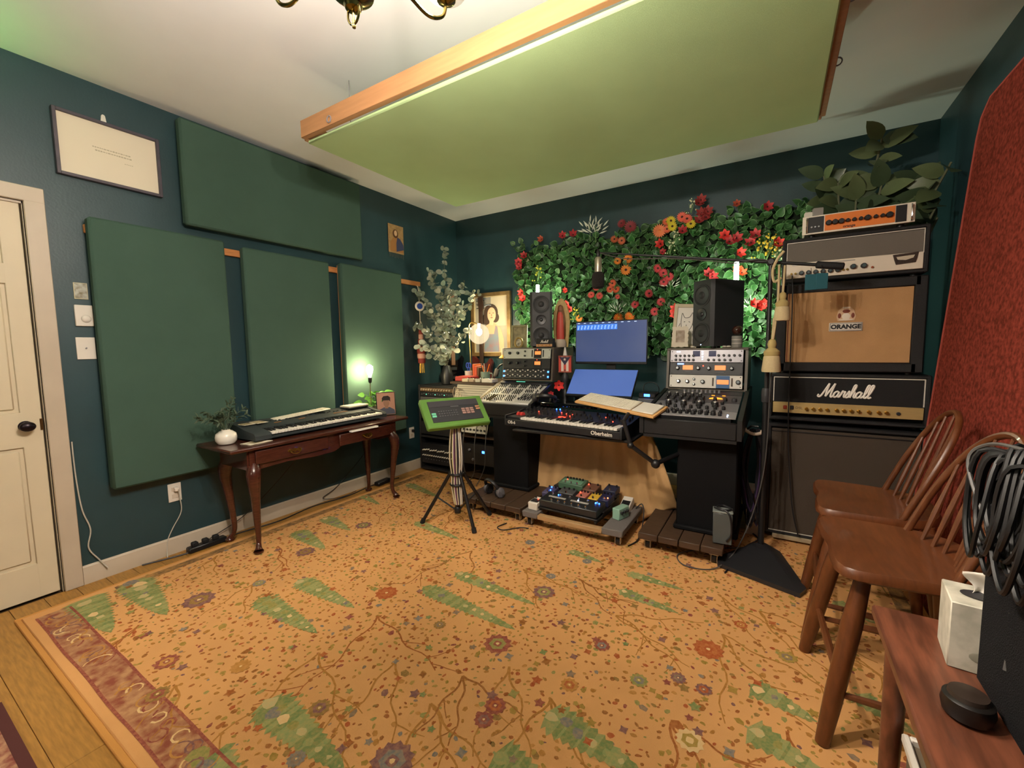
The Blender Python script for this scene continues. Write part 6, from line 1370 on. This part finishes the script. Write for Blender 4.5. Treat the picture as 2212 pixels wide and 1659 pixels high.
def pedal(lab, x, y, z, w_, d_, h_, m_, rz=0, leds=(), knobs=3, top=None, sw=1, tilt=.14):
    t = T('effect_pedal', lab, 'effect pedal', (x, y, z), rot=(tilt, 0, math.radians(-3)+rz), group='effect pedals by the desk')
    b = MB(); b.box((0, 0, h_/2), (w_, d_, h_), .004); b.build('case', m_, t)
    if top: b = MB(); b.box((0, -d_*.1, h_+.001), (w_*.8, d_*.5, .003), .001); b.build('top_plate', top, t)
    for k in range(knobs): b = MB(); b.lathe([(.0075, 0), (.0065, .012)], (-w_*.32+w_*.64*k/max(1, knobs-1), d_*.3, h_), 10); b.build('knob', black, t)
    for k in range(sw): b = MB(); b.lathe([(.009, 0), (.007, .005), (.006, .012)], (-w_*.36+w_*.72*(k+.5)/sw, -d_*.32, h_), 10); b.build('footswitch', chrome, t)
    for (lx, ly, lm_) in leds: b = MB(); b.ball((lx*w_, ly*d_, h_+.003), .005, 8); b.build('lamp', lm_, t)
    return t
sw_ = pedal('long black foot controller with two rows of switches on the pedalboard front', 2.06, -1.385, PB+.038, .43, .155, .05, M('pedal_black', '#222528', .4), leds=((.44, .2, ledb), (.38, .2, ledb), (-.28, .25, ledb), (.1, .1, ledw)), knobs=0, sw=6, tilt=.10)
for k in range(6): b = MB(); b.lathe([(.009, 0), (.007, .005), (.006, .012)], (-.17+.068*k, .045, .05), 10); b.build('footswitch', chrome, sw_)
for x in (-.11, .06): b = MB(); b.box((x, .0, .0515), (.13, .018, .003)); b.build('label_strip', M('strip_pale', '#a8a49c', .5), sw_)
pedal('white-sided pedal with a red light at the left corner of the pedalboard', 1.803, -1.415, PB+.001, .075, .115, .055, white, leds=((.1, .1, ledr),), knobs=1, top=dgrey, sw=0, tilt=.05)
pedal('dark violet pedal with blue lights at the left edge of the pedalboard', 1.835, -1.255, PB+.046, .08, .12, .045, M('pedal_violet', '#4a4664', .5), leds=((-.1, .3, ledb), (.1, -.1, ledb)), knobs=2)
pedal('large green delay pedal at the back left of the pedalboard', 1.945, -1.085, PB+.075, .20, .115, .05, M('pedal_green', '#4c6a52', .5), leds=((-.25, .05, ledr),), knobs=6, top=M('pedal_green2', '#6a9a7c', .4), sw=3)
pedal('grey pedal in the middle of the pedalboard behind the controller', 1.955, -1.215, PB+.05, .12, .09, .04, M('pedal_grey', '#4a4c4c', .5), knobs=3)
pedal('brown round-shouldered fuzz pedal with a red light at the pedalboard back', 2.105, -1.115, PB+.07, .10, .115, .045, M('pedal_brown', '#6a4838', .5), leds=((-.35, .2, ledr),), knobs=2)
pedal('pink pedal with a red light in the middle of the pedalboard', 2.085, -1.235, PB+.05, .075, .10, .045, M('pedal_pink', '#b06a5c', .5), leds=((-.35, .1, ledr),), knobs=3)
pedal('yellow pedal behind the right of the foot controller', 2.172, -1.235, PB+.05, .07, .10, .045, M('pedal_yellow', '#d0a83c', .5), knobs=3)
pedal('dark blue pedal at the right of the pedalboard', 2.25, -1.225, PB+.052, .075, .12, .05, M('pedal_navy', '#23264a', .5), leds=((.3, -.2, M('led_orange', '#ff8a50', .4, emit=3)),), knobs=3)
pedal('second dark blue pedal behind the first on the pedalboard', 2.245, -1.095, PB+.078, .09, .10, .045, M('pedal_navy2', '#2a2d44', .5), knobs=2)
pedal('white tuner pedal with a dark window at the right of the dolly', 2.365, -1.12, RUGTOP+.116, .07, .125, .055, white, knobs=0, top=black, sw=1, tilt=.45)
t = pedal('mint green pedal lying on its side at the dolly right end', 2.375, -1.30, RUGTOP+.116, .055, .115, .075, M('pedal_mint', '#8ab09c', .5), knobs=0, sw=0, tilt=0, rz=-.25)
for k in range(3): b = MB(); b.cyl((.0275, -.035+.03*k, .05), (.041, -.035+.03*k, .05), .009, n=10); b.build('knob', dgrey, t)
cable('pedal_lead', [(2.42, -1.10, .135), (2.45, -1.06, .16), (2.475, -1.10, .12), (2.49, -1.2, .05), (2.50, -1.35, .025), (2.47, -1.45, .022)], .004, m_cab, 'black lead looping off the right end of the dolly')
cable('floor_lead', [(1.62, -1.53, .021), (1.60, -1.62, .021), (1.66, -1.64, .021), (1.74, -1.55, .021), (1.80, -1.53, .021)], .0035, m_cab, 'short black lead curving on the rug left of the dolly')
headphones('grey headphones resting on the left wooden dolly', (1.40, -1.33, .13), (.5, .0, -.3), 1, black, M('pad_grey', '#5a585c', .6))
# ================================================================ right of the desk: hanging cables and bins
m_tapew = M('tape_white', '#cfc0ae', .6)
hb = T('cable_bundle', 'thick bundle of black cables hanging beside the right desk wing', 'cable', (3.125, -1.02, 0)); rr = random.Random(31)
for k in range(16):
    a = rr.uniform(0, 6.28); r_ = rr.uniform(.005, .035); bz_ = rr.uniform(.12, .32); wx = rr.uniform(.03, .075); 
    b = MB(); b.tube(catmull([(-.012+r_*.4*math.cos(a), r_*math.sin(a), .745), (-wx*.8, r_*math.sin(a)-.02, .58), (-wx*.7+rr.uniform(-.01, .01), -.02-r_, .42), (rr.uniform(-.03, .03), -.02-r_, bz_), (wx*.5, -.03-r_, .42), (wx*.6, -.02-r_, .58), (.015+r_*.4*math.cos(a), r_*math.sin(a), .745)], 6), .006, 6); b.build('cable_loop', m_cab if k % 5 else M('cable_violet', '#3a2a48', .5), hb)
b = MB(); b.tube([(.055*math.cos(a), .03*math.sin(a)-.01, .735+.012*math.cos(a*2)) for a in np.linspace(0, 2*PI, 20)[:-1]], .010, 8, closed=True); b.build('tie_wrap', m_tapew, hb)
b = MB(); b.tube([(-.045, 0, .74), (-.02, .0, .765), (.02, 0, .765)], .006, 8); b.build('hook', black, hb)
for k, (x, z0, z1) in enumerate(((.02, .28, .36), (-.03, .2, .26), (.045, .3, .34))): b = MB(); b.cyl((x, -.07, z0), (x+.015*(k-1), -.07, z1), .005, n=8); b.build('plug', chrome, hb)
t = T('clear_bin', 'pale box with black cables on top on the right wooden dolly', 'box', (2.99, -1.365, .131), .1)
b = MB(); b.box((0, 0, .095), (.10, .075, .18), .004); b.build('box', M('bin_pale', '#4a5050', .4), t); b = MB(); b.box((0, 0, .19), (.105, .08, .012), .003); b.build('lid', M('lid_pale', '#7a807c', .4), t)
b = MB(); b.tube(catmull([(-.045, 0, .203), (0, -.035, .205), (.045, 0, .203), (0, .03, .212), (-.03, -.01, .208), (.03, -.044, .19), (.045, -.046, .08), (.02, -.046, .03)], 6), .005, 6); b.build('cable_coil', m_cab, t)
t = T('white_carton', 'white carton on the floor between the desk and the amp stack', 'box', (3.125, -.80, .0), 0)
b = MB(); b.box((0, 0, .16), (.075, .14, .30), .003); b.build('carton', M('carton_white', '#b4aa9c', .6), t); b = MB(); b.box((0, 0, .315), (.08, .145, .012), .002); b.build('lid', M('carton_lid', '#cfc6b8', .6), t)
cable('floor_cable', [(3.02, -1.5, .02), (3.06, -1.3, .021), (3.1, -1.1, .021), (3.16, -.95, .021), (3.12, -.85, .021)], .0045, m_cab, 'black cable on the rug behind the boom stand base')
# ================================================================ stools
m_oak = M('stool_wood', '#67391c', .4, var=.3, vscale=5, stretch=(14, 2, 4), coat=.15)
def stool(lab, loc, rz):
    t = T('windsor_stool', lab, 'stool', loc, rz, 'windsor counter stools by the right wall')
    # local: front faces -x, back towards +x ; seat z .58
    out = [(-.20, -.225), (-.215, -.1), (-.205, 0), (-.215, .1), (-.20, .225), (-.08, .235), (.06, .22), (.15, .17), (.19, .08), (.195, 0), (.19, -.08), (.15, -.17), (.06, -.22), (-.08, -.235)]
    oc = [(q.x, q.y) for q in catmull([(x, y, 0) for x, y in out], 3, closed=True)]; n_ = len(oc); b = MB(); vs = []; rings = ((.88, .535), (1, .552), (1, .568), (.97, .58), (.7, .574), (.35, .568))
    for s_, z in rings: vs += [(x*s_, y*s_, z-(.006*abs(y)/.2 if False else 0)) for x, y in oc]
    b.add(vs, [tuple(range(n_))[::-1], tuple(range((len(rings)-1)*n_, len(rings)*n_))]+[(k*n_+i, k*n_+(i+1) % n_, (k+1)*n_+(i+1) % n_, (k+1)*n_+i) for k in range(len(rings)-1) for i in range(n_)]); b.build('seat', m_oak, t)
    F = {}
    for sx, sy in ((-1, -1), (-1, 1), (1, -1), (1, 1)):
        p0 = Vector((sx*.135, sy*.165, .552)); p1 = Vector((sx*.20-.03 if sx < 0 else .20, sy*.235, 0)); F[sx, sy] = (p0, p1)
        b = MB(); b.tube([p0, p0.lerp(p1, .3), p0.lerp(p1, .75), p1], [.02, .028, .025, .02], 10); b.build('leg', m_oak, t)
    def at(k, f_): return F[k][0].lerp(F[k][1], f_)
    for k1, k2, f_ in (((-1, -1), (-1, 1), .62), ((1, -1), (1, 1), .55), ((-1, -1), (1, -1), .7), ((-1, 1), (1, 1), .7)): b = MB(); b.tube([at(k1, f_), at(k1, f_).lerp(at(k2, f_), .5), at(k2, f_)], [.009, .013, .009], 8); b.build('stretcher', m_oak, t)
    bow = [Vector((.055+.17*math.sin(PI*i/14)**.8, -.205*math.cos(PI*i/14)*(1+.16*math.sin(PI*i/14)), .575+.40*math.sin(PI*i/14)**.75)) for i in range(15)]
    bow = catmull([tuple(q) for q in bow], 2); b = MB(); b.tube(bow, .0115, 9, flat=1); b.build('bow', m_oak, t)
    for k in range(7):
        f_ = (k+1)/8; q = bow[int(round((.14+.72*f_)*(len(bow)-1)))]; p0 = Vector((.12-.014*abs(k-3), -.14+.28*k/6, .57)); b = MB(); b.tube([p0, p0.lerp(q, .35), p0.lerp(q, .7), q], [.006, .0095, .006, .005], 8); b.build('spindle', m_oak, t)
stool('nearer brown windsor stool beside the bench', (3.60, -2.215, RUGTOP), math.radians(3))
stool('farther brown windsor stool in front of the amp stack', (3.605, -1.69, RUGTOP), math.radians(-2))
# ================================================================ bench and things on it
m_bench = M('red_bench_wood', '#7a4630', .45, vscale=5, col2='#4e2a1a', stretch=(9, 1.2, 3), coat=.2)
bn = T('bench', 'reddish wooden bench along the lower right edge', 'bench', (3.65, -3.10, RUGTOP))
b = MB(); b.box((0, 0, .571), (.40, .90, .028), .005); b.build('top', m_bench, bn)
for x in (-.16, .16):
    for y in (-.40, .40): b = MB(); b.tube([(x, y*.92, .56), (x, y, 0)], [.024, .018], 10); b.build('leg', m_bench, bn)
for y in (-.37, .37): b = MB(); b.box((0, y, .53), (.30, .02, .055)); b.build('apron', m_bench, bn)
BT = RUGTOP+.5855
tx = T('tissue_box', 'white patterned tissue box with a tissue pulled up on the bench', 'tissue box', (3.60, -2.80, BT), math.radians(-6))
m_tis = M('tissue_carton', '#c9c4b4', .6, vscale=28, col2='#aaa696')
b = MB(); b.box((0, 0, .07), (.108, .108, .14), .002); b.build('carton', m_tis, tx)
b = MB(); b.front([(.026*math.cos(a), .026*math.sin(a)) for a in np.linspace(0, 2*PI, 19)[:-1]], 0, .001); o = b.build('opening', dgrey, tx); o.matrix_local = TR(0, 0, .142) @ RX(PI/2).to_4x4() @ Matrix.Diagonal((1.3, 1, .8, 1))
b = MB(); b.grid(lambda u, v: (-.02+.075*u*(.4+.6*v)+.01*math.sin(v*5), .02*math.sin(u*4+v*2)*(1-v*.3), .136+.065*v*(.7+.5*u)), 10, 8); o = b.build('tissue', white, tx); md = o.modifiers.new('thickness', 'SOLIDIFY'); md.thickness = .001
b = MB(); b.ball((-.0, -.0545, .035), .02, 14, (1.2, .03, .6)); b.build('print_oval', M('print_grey', '#8f8d7c', .6), tx)
bp = T('round_pot', 'small round black pot at the front of the bench', 'pot', (3.53, -3.0, BT))
b = MB(); b.lathe([(.022, 0), (.033, .006), (.036, .022), (.034, .036), (.028, .04)], n=26); b.build('pot', M('pot_black', '#171412', .35), bp); b = MB(); b.lathe([(.028, .04), (.026, .047), (.008, .05), (.0005, .0505)], n=24); b.build('lid', M('lid_brown', '#2c221c', .4), bp)
bk = T('carpeted_case', 'black carpeted case standing on the bench at the right edge', 'case', (3.735, -3.10, BT))
b = MB(); b.box((0, 0, .21), (.32, .46, .42), .012); b.build('shell', M('carpet_black', '#19191b', .95, bump=.6, bscale=350, spec=.1), bk)
for y in (-.2, .2): b = MB(); b.box((-.158, y, .355), (.02, .03, .03), .004); b.build('corner_guard', black, bk)
cc = T('cable_coil', 'coiled black cables draped over the black carpeted case', 'cable', (3.645, -2.97, BT+.42)); rr = random.Random(55)
for k in range(24):
    o_ = Vector((-.045+rr.uniform(-.03, .03), rr.uniform(-.10, .10), 0)); w_ = rr.uniform(.06, .11); dn = rr.uniform(.09, .19)
    b = MB(); b.tube(catmull([(o_.x+.055, o_.y, .012+.004*(k % 4)), (o_.x, o_.y-w_*.4, .04+.01*(k % 3)), (o_.x-.03, o_.y-w_*.8, -dn*.5), (o_.x-.025, o_.y-w_*.1, -dn), (o_.x-.02, o_.y+w_*.7, -dn*.55), (o_.x-.01, o_.y+w_*.5, .035)], 6, closed=True), .0042, 6, closed=True); b.build('loop', M('coil_black', '#0b0b0d', .55), cc)
b = MB(); b.tube(catmull([(-.01, -.12, .04), (-.05, .0, .06), (-.07, .12, .05), (-.09, .14, .0), (-.07, .05, -.13), (-.05, .02, -.2), (-.07, -.02, -.32)], 7), .0035, 6); b.build('loose_end', M('grey_cable', '#4a4846', .5), cc)
wb = T('storage_bin', 'white-rimmed storage bin on the rug under the bench', 'bin', (3.62, -2.93, RUGTOP))
b = MB(); b.box((0, 0, .16), (.22, .34, .32), .004); b.build('body', M('bin_taupe', '#6a5e4c', .6), wb)
for c_, s_ in (((-.112, 0, .325), (.014, .36, .02)), ((.112, 0, .325), (.014, .36, .02)), ((0, .173, .325), (.21, .014, .02)), ((0, -.173, .325), (.21, .014, .02))): b = MB(); b.box(c_, s_, .003); b.build('rim', white, wb)
